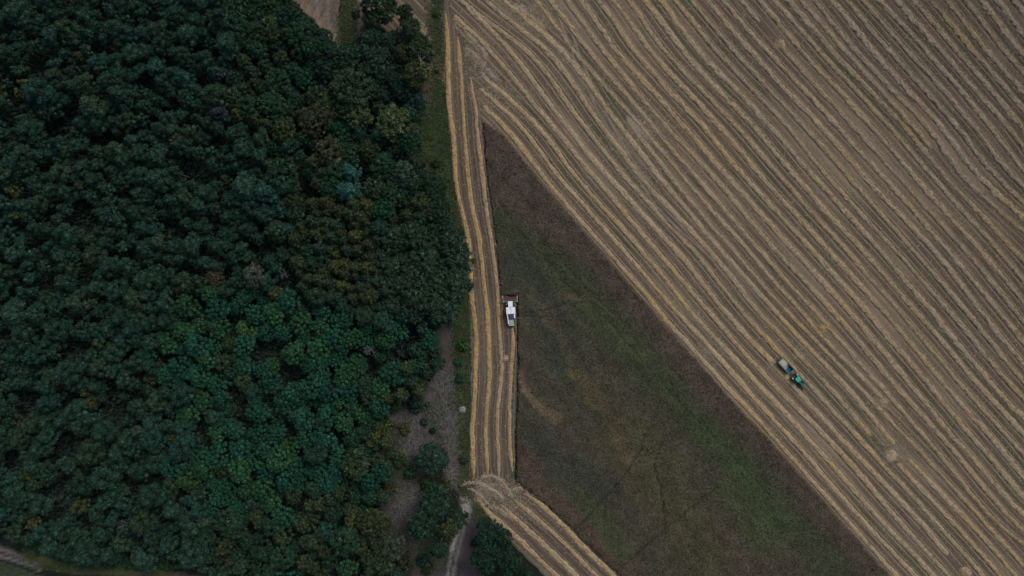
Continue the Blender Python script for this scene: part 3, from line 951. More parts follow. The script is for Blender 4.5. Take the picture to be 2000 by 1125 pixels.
add(785, 335, 24, 'birch', (.060, .088, .070), 'grey-green speckled tree near the verge below the yellow-green oaks')
add(430, 139, 12, 'birch', (.08, .10, .12), 'small blue-grey tree among the upper pines')
add(422, 219, 18, 'birch', (.055, .065, .085), 'dusky blue-grey tree below the small blue-grey one')
add(490, 540, 22, 'birch', GRY, 'whitish grey-green tree at the middle of the wood')
add(415, 543, 18, 'birch', (.085, .07, .05), 'faded brown tree left of the whitish one')
add(841, 898, 28, 'oak', (.038, .068, .055), 'dark teal oak standing alone between the clearing and pale track')
add(848, 985, 30, 'oak', (.036, .068, .050), 'dark green oak below the lone teal oak in the clearing')
add(826, 1030, 28, 'oak', (.036, .068, .05), 'broad dark oak with pale leaf tips, low in the clearing')
add(872, 1038, 20, 'birch', (.07, .082, .045), 'olive tree beside the pale rutted track')
add(893, 1016, 20, 'oak', (.036, .062, .042), 'dark round tree touching the rutted track')
add(855, 1078, 18, 'birch', (.034, .066, .048), 'small dark tree below the olive one by the track')
add(765, 1066, 26, 'oak', (.072, .085, .062), 'grey-olive oak at the clearing\'s lower left')
add(728, 1025, 28, 'oak', (.062, .070, .036), 'olive oak with rounded crown at the clearing\'s left edge')
add(956, 1042, 25, 'oak', (.026, .058, .044), 'upper dark teal oak in the lower field corner')
add(984, 1056, 17, 'oak', (.026, .056, .042), 'dark teal oak in the lower field corner nearest the swaths')
add(948, 1096, 26, 'oak', (.026, .058, .042), 'dark teal oak by the bare soil in the lower field corner')
add(996, 1100, 23, 'oak', (.026, .055, .040), 'lowest wide teal oak of the lower field corner')
add(1030, 1122, 13, 'birch', (.03, .062, .042), 'small teal tree at the tip of the lower field corner')
for x, y, r, k, c in [(725, 72, 20, 'oak', (.040, .075, .058)), (755, 75, 15, 'birch', (.040, .078, .060)), (782, 100, 16, 'birch', (.075, .075, .045)), (738, 120, 29, 'oak', (.040, .066, .050)),
                      (800, 52, 22, 'birch', (.045, .066, .045)), (727, 37, 18, 'oak', (.05, .07, .034)), (750, 12, 25, 'oak', (.036, .064, .034)), (810, 140, 24, 'birch', (.062, .076, .032)),
                      (815, 195, 16, 'birch', (.03, .075, .062)), (775, 160, 17, 'oak', (.032, .066, .05)), (788, 20, 16, 'birch', (.034, .052, .03)), (782, 72, 12, 'birch', (.08, .07, .06)), (756, 150, 18, 'oak', (.032, .058, .04)), (720, 5, 18, 'birch', (.028, .048, .034)),
                      (695, 25, 9, 'shrub', (.03, .045, .025)), (675, 108, 25, 'oak', (.038, .068, .048)), (700, 132, 16, 'birch', (.062, .07, .045)), (682, 168, 36, 'oak', (.044, .070, .040)), (635, 130, 20, 'oak', (.032, .06, .042)),
                      (562, 32, 23, 'oak', (.028, .058, .040)), (590, 65, 30, 'broadleaf', (.026, .062, .036)), (612, 92, 22, 'broadleaf', (.026, .060, .036)), (530, 8, 22, 'broadleaf', (.034, .062, .034)), (735, 180, 22, 'oak', (.034, .062, .042)), (795, 175, 18, 'birch', (.036, .064, .044)),
                      (665, 205, 22, 'oak', (.04, .066, .036)), (720, 290, 20, 'birch', (.05, .066, .036)), (770, 290, 16, 'birch', (.03, .05, .03)), (833, 350, 20, 'birch', (.034, .058, .034)), (850, 375, 20, 'oak', (.034, .062, .038)), (860, 410, 22, 'oak', (.032, .062, .042)), (820, 395, 20, 'birch', (.066, .08, .044)), (842, 420, 16, 'birch', (.05, .075, .045))]:
    add(x, y, r, k, c)
for x, y, r in [(880, 470, 28), (893, 510, 30), (886, 555, 32), (868, 600, 30), (800, 455, 26), (770, 470, 24), (835, 470, 24), (825, 510, 28), (785, 515, 26), (850, 540, 28), (805, 560, 28), (835, 590, 26), (760, 560, 24), (775, 600, 22), (810, 610, 20), (745, 500, 22), (870, 440, 18), (845, 450, 16)]:
    add(x, y, r, 'oak', (.046, .074, .052))
for x, y, r, lab in [(883, 19, 0, None)]: pass
SHR = [(789, 838, 14, (.085, .085, .03), 'yellowish shrub in the grey clearing'), (835, 790, 6, (.04, .10, .03), 'tiny bright green shrub on the grey brush'), (757, 830, 14, (.062, .080, .036), 'olive shrub at the clearing\'s upper left'),
       (773, 793, 12, (.085, .095, .03), 'yellow-green shrub at the wood\'s edge above the clearing'), (812, 795, 14, (.03, .066, .046), 'dark teal shrub between wood and grey brush'), (903, 675, 12, (.04, .085, .03), 'bright green shrub on the dark verge opposite the harvester'),
       (895, 708, 9, (.03, .09, .045), 'small green shrub on the verge above the grey-green patch'), (853, 139, 5, (.03, .06, .03), 'dark little shrub in the upper verge grass'), (850, 28, 6, (.03, .055, .02), 'low dark shrub at the top of the verge'),
       (792, 28, 9, (.03, .06, .02), 'dark green shrub beside the bare brown strip'), (872, 945, 10, (.07, .08, .03), 'yellowish shrub beside the lower end of the pale band'), (835, 945, 16, (.04, .062, .03), 'olive shrub between the two dark clearing oaks'),
       (845, 842, 7, (.02, .035, .02), 'dark shrub in the clearing above the lone teal oak'), (828, 826, 8, (.034, .062, .03), 'low green shrub amid the grey brush'), (778, 900, 17, (.045, .066, .032), 'rounded olive shrub left of the grey clearing'), (800, 925, 14, (.04, .07, .045), 'green shrub midway down the clearing'),
       (760, 955, 15, (.06, .062, .035), 'olive-brown shrub at the clearing\'s left side'), (840, 910, 0, None, None), (855, 138, 0, None, None), (825, 1098, 14, (.022, .060, .046), 'teal shrub at the bottom of the clearing'), (790, 1100, 18, (.05, .055, .036), 'olive shrub at the clearing\'s lower left corner'),
       (838, 1112, 15, (.055, .06, .034), 'olive shrub low beside the rutted track'), (930, 1060, 12, (.024, .05, .036), 'dark shrub between bare soil and the corner oaks'), (852, 318, 10, (.034, .062, .024), 'grassy green shrub on the verge below the yellow-green oaks'), (905, 900, 8, (.03, .06, .04), 'small dark shrub between pale band and field edge'), (898, 740, 10, (.034, .08, .06), 'teal shrub on the grey-green patch')]
for x, y, r, c, lab in SHR:
    if r: add(x, y, r, 'shrub', c, lab)

FOREST = [(-150, -110), (556, -110), (560, -10), (588, 24), (632, 66), (650, 100), (700, 105), (720, 60), (820, 60), (815, 200), (795, 290), (830, 320), (858, 350), (872, 395), (885, 440), (905, 470), (906, 560), (890, 610),
          (866, 636), (850, 640), (862, 690), (858, 715), (838, 745), (815, 780), (770, 805), (752, 850), (750, 950), (745, 1000), (770, 1060), (775, 1125), (790, 1230), (470, 1230), (380, 1105), (290, 1098), (200, 1097), (130, 1090), (75, 1075), (45, 1055), (0, 1040), (-150, 1005)]
CLEAR = [(690, 40), (720, 20), (712, 75), (690, 100), (655, 96)]
BL = [(385, 572), (470, 566), (560, 580), (640, 596), (720, 640), (790, 640), (800, 690), (760, 740), (690, 800), (650, 860), (610, 950), (520, 975), (440, 1000), (370, 985), (330, 930), (355, 860), (365, 790), (285, 745), (305, 650)]
SP = [(565, 420), (640, 385), (720, 392), (745, 450), (735, 560), (690, 592), (600, 580), (555, 540)]
LO = [(650, 860), (690, 800), (760, 740), (860, 640), (870, 720), (750, 850), (750, 960), (780, 1230), (470, 1230), (400, 1060), (440, 1000), (520, 975), (610, 950)]
TM = [(430, -120), (560, -120), (650, 100), (720, 100), (830, 60), (830, 200), (890, 420), (740, 440), (640, 385), (560, 415), (500, 300), (440, 150)]
GAPS = [(150, 420, 26), (75, 330, 12), (100, 250, 20), (385, 335, 22), (330, 440, 18), (160, 530, 20), (140, 690, 22), (40, 790, 26), (215, 790, 22), (120, 870, 20), (255, 960, 18), (130, 200, 18), (60, 130, 16), (290, 20, 14), (390, 155, 14), (520, 690, 16), (560, 725, 18), (470, 790, 14), (560, 545, 18), (625, 90, 0), (690, 305, 0), (520, 480, 18), (765, 180, 14), (840, 510, 12), (730, 720, 14), (775, 690, 14), (455, 620, 10), (700, 440, 0), (25, 210, 14), (310, 700, 12), (20, 900, 20), (110, 960, 20)]


def inp(x, y, poly): return bool(inside(np.array([x]), np.array([y]), poly)[0])


def pick_kind(x, y):
    e = 26 * (fbm(x * .03, y * .03, 91, 2) - .5) * 2
    X_, Y_ = x + e, y - e
    v = random.random()
    if inp(X_, Y_, SP): return ('spruce', 12) if v < .82 else ('birch', 16)
    if inp(X_, Y_, BL): return ('broadleaf', random.uniform(17, 23)) if v < .88 else (('birch', 17) if v < .95 else ('pine', 20))
    if inp(X_, Y_, LO): return ('birch', random.uniform(14, 22)) if v < .5 else (('oak', random.uniform(18, 27)) if v < .7 else (('broadleaf', 19) if v < .86 else ('spruce', 12)))
    if inp(X_, Y_, TM): return ('oak', random.uniform(20, 29)) if v < .42 else (('broadleaf', 21) if v < .62 else (('birch', random.uniform(15, 22)) if v < .88 else ('spruce', 12)))
    return ('pine', random.choice((14, 16, 18, 20, 23, 26)) * random.uniform(.92, 1.08)) if v < .90 else (('spruce', random.uniform(10, 13)) if v < .96 else ('birch', random.uniform(14, 19)))


def pick_color(kind, x, y):
    t = random.random()
    if kind == 'pine':
        c = np.array((.021, .047, .035)) if t < .66 else (np.array((.027, .049, .031)) if t < .86 else np.array((.020, .051, .042)))
        if t > .985: c = np.array((.045, .055, .028))
    elif kind == 'broadleaf':
        c = np.array((.016, .058, .038)) if t < .6 else (np.array((.023, .065, .032)) if t < .85 else np.array((.014, .056, .041)))
        if inp(x, y, TM): c = np.array((.014, .044, .025))
        if t > .99: c = np.array((.030, .064, .026))
    elif kind == 'oak':
        c = np.array((.021, .046, .028)) if t < .65 else np.array((.029, .048, .026))
    elif kind == 'birch':
        c = np.array((.020, .046, .031)) if t < .6 else (np.array((.030, .048, .027)) if t < .93 else np.array((.018, .050, .042)))
    else:
        c = np.array((.034, .046, .026)) if t < .5 else (np.array((.024, .044, .029)) if t < .9 else np.array((.052, .060, .027)))
    if kind in ('spruce', 'birch') and not any(inp(x, y, q) for q in (SP, BL, LO, TM)) and t < .9: c = np.array((.022, .048, .036))
    return c * random.uniform(.85, 1.18) * (1.0, 1.06, .95)


cell = {}
NAMED = False
npine = 0


def near_ok(x, y, r):
    for i in range(int(x // 60) - 1, int(x // 60) + 2):
        for j in range(int(y // 60) - 1, int(y // 60) + 2):
            for (a, b, q) in cell.get((i, j), ()):
                if math.hypot(a - x, b - y) < .76 * (r + q): return False
    return True


def put(x, y, r): cell.setdefault((int(x // 60), int(y // 60)), []).append((x, y, r))


for t_ in TREES: put(t_[0], t_[1], t_[2])
gr = random.Random(4)
GAPS = [(a, b, c * 1.25) for a, b, c in GAPS] + [(gr.uniform(-20, 430), gr.uniform(0, 1040), gr.uniform(8, 15)) for _i in range(45)]
for x, y, r in GAPS:
    if r: put(x, y, r)
for attempt in range(26000):
    x = random.uniform(-50, 905); y = random.uniform(-40, 1160)
    if not inp(x, y, FOREST) or inp(x, y, CLEAR): continue
    kind, r = pick_kind(x, y)
    if attempt > 15000: r *= .72
    if not near_ok(x, y, r): continue
    put(x, y, r); add(x, y, r, kind, pick_color(kind, x, y))
# low hedge along the lane at the wood's foot
for i in range(26):
    t = i / 25
    add(48 + 300 * t + random.uniform(-4, 4), 1058 + 48 * (1 - (1 - t) ** 2.6) + random.uniform(-3, 3), random.uniform(9, 13), 'shrub', np.array((.036, .070, .030)) * random.uniform(.8, 1.2), '#hedge')

LAND = [(752, 240, 'the large yellow-green oak'), (682, 352, 'the pale teal pair'), (235, 1030, 'the bare reddish dead tree'), (620, 40, 'the small upper stubble field'), (40, 1090, 'the lane in the corner'),
        (470, 640, 'the brightest green crowns'), (650, 480, 'the olive spruce stand'), (870, 540, 'the oaks overhanging the swaths'), (790, 880, 'the grey clearing'), (490, 540, 'the whitish tree'), (430, 160, 'the blue-grey pair'),
        (345, 275, 'the small red-brown dead crown'), (700, 682, 'the bare grey snag'), (512, 375, 'the broad teal tree'), (820, 130, 'the bleached branches'), (728, 1025, 'the olive clearing-edge oak'), (0, 0, 'the upper left photo corner'), (0, 600, 'the photo\'s left edge')]


def tint(kind, c):
    r_, g_, b_ = c
    if b_ > g_ * .83: return 'teal'
    if r_ > g_ * .9: return 'yellowish olive'
    if r_ > g_ * .7: return 'olive'
    if b_ > g_ * .74: return 'blue-green'
    if g_ > .056: return 'bright green'
    return 'dark green' if g_ < .046 else 'green'


WORD = {'pine': 'clumped pine', 'broadleaf': 'rounded broadleaf tree', 'oak': 'wide oak', 'birch': 'loose leafy tree', 'spruce': 'narrow pointed spruce', 'shrub': 'shrub'}


def tree_label(x, y, r, kind, c):
    d = [(math.hypot(x - a, y - b), a, b, n) for a, b, n in LAND]
    d.sort(); dist, a, b, n = d[0]
    size = 'large' if r > {'pine': 22.5, 'broadleaf': 20.5, 'oak': 25, 'birch': 18, 'spruce': 12}.get(kind, 99) else ('small' if r < {'pine': 17.5, 'broadleaf': 16.5, 'oak': 20, 'birch': 14.5, 'spruce': 9.5}.get(kind, 0) else 'middling')
    ang = math.degrees(math.atan2(b - y, x - a)) % 360
    dr = ['right of', 'above right of', 'above', 'above left of', 'left of', 'below left of', 'below', 'below right of'][int((ang + 22.5) // 45) % 8]
    far = 'just' if dist < 45 else ('a bit' if dist < 95 else 'far')
    return '%s %s %s %s %s %s' % (size, tint(kind, c), WORD[kind], far, dr, n)


roots = []
pines = sorted([t for t in TREES if t[3] == 'pine'], key=lambda t: -t[2])
REST = pines[298:]
rest_ids = {id(t) for t in REST}
# past three hundred pines: the smallest ones as one mass
bits_v, bits_f3, bits_f4, bits_c, base = [], [], [], [], 0
light = []
for s_ in range(5):
    lobes, _h = make_lobes('pine', 40 + s_)
    lm = leaf_mesh('small_pine', lobes[:20], 42, .40, .15, .75, 90 + s_)
    v_ = np.zeros(len(lm.vertices) * 3, np.float32); lm.vertices.foreach_get('co', v_); v_ = v_.reshape(-1, 3)
    f3 = np.array([p.vertices[:] for p in lm.polygons if len(p.vertices) == 3]); f4 = np.array([p.vertices[:] for p in lm.polygons if len(p.vertices) == 4])
    light.append((v_, f3, f4)); bpy.data.meshes.remove(lm)
for (px, py, r, kind, c, lab) in REST:
    v_, f3, f4 = light[random.randrange(5)]
    k = r * S * 1.13 / CROWNR['pine']; kz = random.uniform(.78, 1.1) * k ** .45
    x, y = Wh(px, py, 13.5 * kz); t = random.random() * 6.283
    q = np.stack([(v_[:, 0] * math.cos(t) - v_[:, 1] * math.sin(t)) * k + x, (v_[:, 0] * math.sin(t) + v_[:, 1] * math.cos(t)) * k + y, v_[:, 2] * kz], -1)
    tr_ = np.array([(-.16, -.16, 0), (.16, -.16, 0), (.16, .16, 0), (-.16, .16, 0), (-.06, -.06, 11 * kz), (.06, -.06, 11 * kz), (.06, .06, 11 * kz), (-.06, .06, 11 * kz)]) + (x, y, 0)
    bits_v += [q, tr_]; bits_f3.append(f3 + base); bits_f4.append(f4 + base); b2 = base + len(q)
    bits_f4.append(np.array([(0, 1, 5, 4), (1, 2, 6, 5), (2, 3, 7, 6), (3, 0, 4, 7)]) + b2)
    base = b2 + 8
    bits_c.append(np.tile(c, (len(q), 1))); bits_c.append(np.tile((.06, .05, .04), (8, 1)))
if REST:
    me = mesh_np('small_pines', np.concatenate(bits_v), [np.concatenate(bits_f3), np.concatenate(bits_f4)], M_FOLV, col=np.concatenate(bits_c))
    tag(link('pine_wood', me), 'smallest dark pines filling in between the larger pines of the wood', 'pine wood', kind='stuff')
for tt in TREES:
    if id(tt) in rest_ids: continue
    px, py, r, kind, c, lab = tt
    i = random.randrange(len(PROTO[kind])); cm, tm = PROTO[kind][i]
    sxy = r * S * {'shrub': 1.0, 'pine': 1.13, 'broadleaf': 1.14}.get(kind, 1.17) / CROWNR[kind]
    sz = random.uniform(.80, 1.14) * (sxy ** .45 if kind != 'shrub' else max(.8, sxy))
    h = HT[kind] * sz
    x, y = Wh(px, py, h * .9)
    e = empty(NAME[kind], (x, y, 0), random.random() * 6.283)
    e.scale = (sxy, sxy, sz)
    cr = link('crown', cm, e); cr.color = (*c, 1)
    link('trunk', tm, e)
    grp = GRP[kind]
    if lab == '#hedge': lab = 'low green shrub of the hedge along the corner lane'; grp = 'shrubs of the hedge along the lane'
    HT_ = 0
    tag(e, lab or tree_label(px, py, r, kind, c), CATN[kind], grp)
    roots.append(e)


# bare trees
def bare_tree(px, py, r, h, label, mat, seed, tilt=0):
    e = empty('dead_tree', (*Wh(px, py, h * .85), 0), random.random() * 6)
    r_ = random.Random(seed)
    m = MB(); m.cyl((0, 0, -.2), (0, 0, h * .7), .22, 8, .14); m.cyl((0, 0, h * .7), (.2, .1, h), .14, 7, .03); m.build('trunk', mat, e)
    for i in range(9):
        t = 6.283 * i / 9 + r_.uniform(-.3, .3); z = h * r_.uniform(.55, .9); L = r * r_.uniform(.35, 1.1)
        p0 = Vector((0, 0, z)); p1 = Vector((math.cos(t) * L * .6, math.sin(t) * L * .6, z + .8)); p2 = Vector((math.cos(t + .25) * L, math.sin(t + .25) * L, z + 1.3))
        b = MB(); b.cyl(p0, p1, .07, 6, .05); b.cyl(p1, p2, .05, 6, .02)
        for k in range(5):
            q = p1.lerp(p2, r_.random()); a2 = t + r_.uniform(-1.2, 1.2)
            b.cyl(q, q + Vector((math.cos(a2) * L * .45, math.sin(a2) * L * .45, r_.uniform(.1, .6))), .035, 5, .015)
        b.build('branch', mat, e)
    tag(e, label, 'dead tree', 'dead trees in the wood')


M_SNAG = mat_bark('grey_snag', (.085, .085, .08), (.15, .15, .14))
M_RED = mat_bark('reddish_twigs', (.09, .065, .065), (.16, .12, .12))
bare_tree(822, 132, 3.2, 14.5, 'bleached dead tree with white branches at the wood\'s upper edge', M_PALE, 3)
bare_tree(235, 1030, 3.0, 14.5, 'reddish bare tree among the lower pines', M_RED, 4)
bare_tree(724, 683, 1.7, 13.5, 'grey bare snag amid green crowns below the edge oaks', M_SNAG, 5)
bare_tree(551, 537, 1.6, 12.5, 'grey bare tree in a brown gap near the whitish tree', M_SNAG, 6)
bare_tree(345, 277, 1.6, 14.5, 'small red-brown dead tree among the upper pines', M_RED, 7)

# ------------------------------------------------------------------ clearing: brushwood, grass, lime heap
r2 = np.random.default_rng(9)
AREAS = [(862, 770, 22, 40, 700), (800, 830, 45, 26, 500), (882, 870, 12, 60, 800), (808, 870, 24, 22, 700), (795, 975, 26, 40, 900), (880, 820, 22, 20, 400)]
cc = np.concatenate([np.stack([r2.normal(a, w / 1.7, n), r2.normal(b, h / 1.7, n)], -1) for a, b, w, h, n in AREAS])
wx, wy = W(cc[:, 0], cc[:, 1]); n = len(cc)
ang = r2.normal(1.9, .9, n); L = r2.uniform(.25, 1.1, n)
ex = np.stack([np.cos(ang) * L, np.sin(ang) * L, r2.normal(0, .12, n)], -1); wv = np.stack([-np.sin(ang), np.cos(ang), 0 * ang], -1) * r2.uniform(.03, .07, (n, 1))
c = np.stack([wx, wy, r2.uniform(.15, .4, n)], -1)
vv = np.stack([c - ex - wv, c + ex - wv, c + ex + wv, c - ex + wv], 1).reshape(-1, 3)
tone = np.repeat(r2.uniform(.5, 1.5, (n, 1)) * np.array((.115, .104, .102)), 4, 0)
tag(link('brushwood', mesh_np('brushwood', vv, np.arange(n * 4).reshape(-1, 4), MT, col=tone)), 'pale grey brushwood and dry stalks strewn over the clearing', 'brushwood', kind='stuff')

GA = [(853, 60, 15, 120, 3000), (852, 280, 22, 70, 4500), (878, 400, 12, 50, 1200), (902, 640, 15, 70, 3500), (905, 800, 13, 90, 2500), (912, 950, 14, 20, 700), (680, 50, 14, 50, 1500), (640, 100, 12, 10, 300), (940, 1000, 12, 14, 500), (790, 920, 40, 80, 2600), (868, 800, 26, 60, 900), (885, 870, 20, 60, 500), (830, 1080, 40, 40, 900), (200, 1108, 110, 5, 1600), (60, 1080, 12, 12, 400)]
cc = np.concatenate([np.stack([r2.normal(a, w / 1.6, n), r2.normal(b, h / 1.6, n)], -1) for a, b, w, h, n in GA])
cc = cc[~(inside(cc[:, 0] - 3, cc[:, 1], [(864, -200), (866, 50), (873, 200), (886, 350), (909, 500), (919, 650), (918, 930), (1200, 1200), (1200, -200)]))]
wx, wy = W(cc[:, 0], cc[:, 1]); n = len(cc)
ang = r2.random(n) * 6.283; L = r2.uniform(.15, .45, n)
ex = np.stack([np.cos(ang) * L, np.sin(ang) * L, r2.normal(0, .15, n)], -1); wv = np.stack([-np.sin(ang), np.cos(ang), r2.normal(0, .4, n)], -1) * r2.uniform(.06, .16, (n, 1))
c = np.stack([wx, wy, r2.uniform(.12, .4, n)], -1)
vv = np.stack([c - ex - wv, c + ex - wv, c + ex + wv, c - ex + wv], 1).reshape(-1, 3)
pal = np.array([(.030, .056, .020), (.040, .060, .024), (.052, .064, .027), (.026, .046, .020), (.066, .064, .036)])
tone = np.repeat(pal[r2.integers(0, 5, n)] * r2.uniform(.7, 1.3, (n, 1)), 4, 0)
tag(link('verge_grass', mesh_np('verge_grass', vv, np.arange(n * 4).reshape(-1, 4), MT, col=tone)), 'rough tufted grass along the verge between wood and field', 'grass', kind='stuff')

def litter(name, cc, zlo, zhi, L0, L1, w0, w1, pal, tilt, label, cat, mat):
    n = len(cc)
    wx, wy = W(cc[:, 0], cc[:, 1])
    ang = r2.random(n) * 6.283; L = r2.uniform(L0, L1, n)
    ex = np.stack([np.cos(ang) * L, np.sin(ang) * L, r2.normal(0, tilt, n)], -1)
    wv = np.stack([-np.sin(ang), np.cos(ang), r2.normal(0, tilt, n)], -1) * r2.uniform(w0, w1, (n, 1))
    c = np.stack([wx, wy, r2.uniform(zlo, zhi, n)], -1)
    vv = np.stack([c - ex - wv, c + ex - wv, c + ex + wv, c - ex + wv], 1).reshape(-1, 3)
    pal = np.array(pal)
    tone = np.repeat(pal[r2.integers(0, len(pal), n)] * r2.uniform(.65, 1.35, (n, 1)), 4, 0)
    return tag(link(name, mesh_np(name, vv, np.arange(n * 4).reshape(-1, 4), mat, col=tone)), label, cat, kind='stuff')


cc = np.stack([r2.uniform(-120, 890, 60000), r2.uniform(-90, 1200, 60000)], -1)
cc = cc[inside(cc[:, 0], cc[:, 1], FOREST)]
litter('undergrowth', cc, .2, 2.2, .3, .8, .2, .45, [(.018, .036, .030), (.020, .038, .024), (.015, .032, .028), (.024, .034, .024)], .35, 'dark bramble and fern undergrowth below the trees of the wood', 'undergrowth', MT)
LS = [(930, 130, 26, 60, 900), (990, 180, 36, 36, 700), (1040, 40, 30, 30, 1200), (960, 955, 40, 18, 800), (1000, 985, 40, 26, 700), (1255, 260, 34, 34, 1500), (1745, 880, 26, 22, 700), (1380, 690, 30, 26, 700), (1720, 785, 24, 16, 500), (1250, 330, 60, 70, 1500)]
cc = np.concatenate([np.stack([r2.normal(a, w / 1.5, n), r2.normal(b, h / 1.5, n)], -1) for a, b, w, h, n in LS] + [np.stack([r2.uniform(880, 2050, 26000), r2.uniform(-40, 1160, 26000)], -1)])
cc = cc[(cc[:, 0] > fy(WEST, cc[:, 1]) + 3) & ~inside(cc[:, 0], cc[:, 1], CROP) & ((cc[:, 1] < 945) | (cc[:, 0] > fy(LW, cc[:, 1]) + 3))]
litter('loose_straw', cc, .22, .3, .15, .5, .03, .08, [(.23, .19, .135), (.19, .155, .11), (.26, .21, .14)], .06, 'loose straw stems scattered over the stubble', 'straw', MT)

M_LIME = mat_plain('pale_rubble', (.21, .20, .195), .9, var=.35, spec=.1)
heap(903, 799, 1.25, .8, 'pale grey rubble heap on the verge beside the first swath', (.4, .38, .37), 'rubble heap', 'rubble_heap', None, 31, 30, M_LIME)

# ------------------------------------------------------------------ machines
WHITE = mat_plain('white_paint', (.74, .74, .76), .38, var=.05, dirt=(.42, .40, .37))
CREAM = mat_plain('dusty_white_paint', (.55, .54, .52), .5, var=.1, dirt=(.32, .29, .25))
RED = mat_plain('red_paint', (.42, .018, .035), .45, var=.15)
DRED = mat_plain('dark_red_paint', (.10, .012, .016), .5, var=.2)
STEEL = mat_plain('worn_steel', (.27, .29, .24), .55, .2, .2, dirt=(.12, .1, .08))
DARK = mat_plain('dark_metal', (.035, .037, .042), .55, var=.2)
BLUE = mat_plain('blue_grille', (.030, .062, .135), .4, var=.25)
SAGE = mat_plain('pale_green_paint', (.255, .335, .225), .5, var=.1, dirt=(.26, .25, .2))
GLASS = mat_plain('tinted_glass', (.02, .03, .04), .08, var=.1, spec=.6)
RUBBER = mat_plain('rubber', (.03, .029, .028), .85, var=.2, dirt=(.09, .075, .06))
YEL = mat_plain('yellow_paint', (.42, .36, .05), .5, var=.1)
GREEN = mat_plain('bright_green_paint', (.008, .36, .20), .4, var=.06)
DGREEN = mat_plain('dark_green_paint', (.012, .105, .070), .42, var=.12)
TGREEN = mat_plain('faded_green_paint', (.075, .20, .145), .5, var=.15, dirt=(.13, .16, .12))
TBLUE = mat_plain('blue_floor_paint', (.014, .075, .19), .5, var=.2)
GREY = mat_plain('light_grey_plastic', (.42, .42, .43), .5, var=.1)

cb = empty('combine_harvester', (*W(997.2, 602), .06), R(3.2))
tag(cb, 'white combine harvester with red reel and pale green straw hood cutting the standing crop', 'harvester')


def wheel(parent, x, y, r, w, rim_mat):
    m = MB(); m.ring((x, y, r), (1, 0, 0), r, r * .55, w); t = m.build('wheel', RUBBER, parent)
    m = MB(); m.cyl((x - w * .36, y, r), (x + w * .36, y, r), r * .57, 20); m.cyl((x - w * .5, y, r), (x + w * .5, y, r), r * .2, 12); m.build('rim', rim_mat, t)


# header
m = MB(); m.box(-2.55, 2.55, 2.35, 2.47, .25, 1.25, .03); m.box(-2.55, 2.55, 2.28, 2.42, 1.1, 1.3, .03)
hd = m.build('header', STEEL, cb)
m = MB(); m.box(-2.55, 2.55, 2.48, 4.0, .2, .27); m.build('header_floor', DARK, hd); cb.scale = (.95, .98, 1)
for s in (-1, 1):
    m = MB(); m.box(s * 2.63 - .07, s * 2.63 + .07, 2.1, 4.0, .15, 1.15, .03); m.cyl((s * 2.63, 3.9, .55), (s * 2.68, 4.95, .2), .12, 8, .03); m.build('divider', CREAM, hd)
m = MB(); m.cyl((-2.5, 2.95, .66), (2.5, 2.95, .66), .24, 14)
for i in range(26):
    x = -2.4 + i * .19; m.cyl((x, 2.95, .66), (x + .05, 2.95, .66), .38, 16)
m.build('intake_auger', STEEL, hd)
m = MB(); m.cyl((-2.5, 3.55, 1.3), (2.5, 3.55, 1.3), .06, 10)
for k in range(5):
    a = 6.283 * k / 5 + 1.57
    if k: continue
    m.cyl((-2.45, 3.55 + .5 * math.cos(a), 1.3 + .5 * math.sin(a)), (2.45, 3.55 + .5 * math.cos(a), 1.3 + .5 * math.sin(a)), .075, 8)
    for x in (-2.4, -.8, .8, 2.4): m.cyl((x, 3.55, 1.3), (x, 3.55 + .5 * math.cos(a), 1.3 + .5 * math.sin(a)), .03, 6)
rl = m.build('reel', RED, hd)
m = MB()
for k in range(1, 5):
    a = 6.283 * k / 5 + 1.57
    m.cyl((-2.45, 3.55 + .5 * math.cos(a), 1.3 + .5 * math.sin(a)), (2.45, 3.55 + .5 * math.cos(a), 1.3 + .5 * math.sin(a)), .04, 8)
    for x in (-2.4, -.8, .8, 2.4): m.cyl((x, 3.55, 1.3), (x, 3.55 + .5 * math.cos(a), 1.3 + .5 * math.sin(a)), .03, 6)
for k in range(5):
    a = 6.283 * k / 5 + 1.57
    for i in range(24):
        x = -2.35 + i * .204; y = 3.55 + .5 * math.cos(a); z = 1.3 + .5 * math.sin(a); m.cyl((x, y, z), (x, y - .04, z - .26), .015, 4)
m.build('tine_bars', DRED, rl)
m = MB(); m.box(-.6, .6, .7, 2.4, .55, 1.5, .05); m.build('feeder_house', DARK, cb)
m = MB(); m.box(-1.25, 1.25, -4.1, .8, .85, 1.75, .06); m.box(-1.3, 1.3, -1.7, .5, 1.4, 1.9, .04); m.build('body', DARK, cb)
m = MB(); m.box(-.78, .78, .62, 2.4, 1.7, 3.2, .06, (.95, .9)); cab = m.build('cab', GLASS, cb)
m = MB(); m.box(-.86, .86, .55, 2.6, 3.2, 3.42, .08); m.box(-.3, .3, .85, 1.35, 3.42, 3.5, .03); m.build('roof', WHITE, cab)
for s in (-1, 1):
    m = MB(); m.cyl((s * .8, 1.9, 2.6), (s * 1.5, 1.55, 2.75), .03, 6); m.box(s * 1.5 - .12, s * 1.5 + .12, 1.4, 1.62, 2.5, 2.95, .03); m.build('mirror', GREY, cab)
m = MB(); m.box(-1.6, 1.6, -1.85, .42, 1.9, 3.3, .05); gt = m.build('grain_tank', WHITE, cb)
for s in (-1, 1):
    m = MB(); m.box(min(s * .04, s * 1.66), max(s * .04, s * 1.66), -1.95, .46, 3.3, 3.48, .04); m.box(min(s * .3, s * 1.3), max(s * .3, s * 1.3), -1.6, .1, 3.48, 3.53, .02); m.build('tank_cover', WHITE, gt)
m = MB(); m.box(-.05, .05, -.6, .45, 3.47, 3.56, .02); m.cyl((0, -.2, 3.5), (0, -.2, 3.62), .14, 10); m.build('cover_catch', GREY, gt)
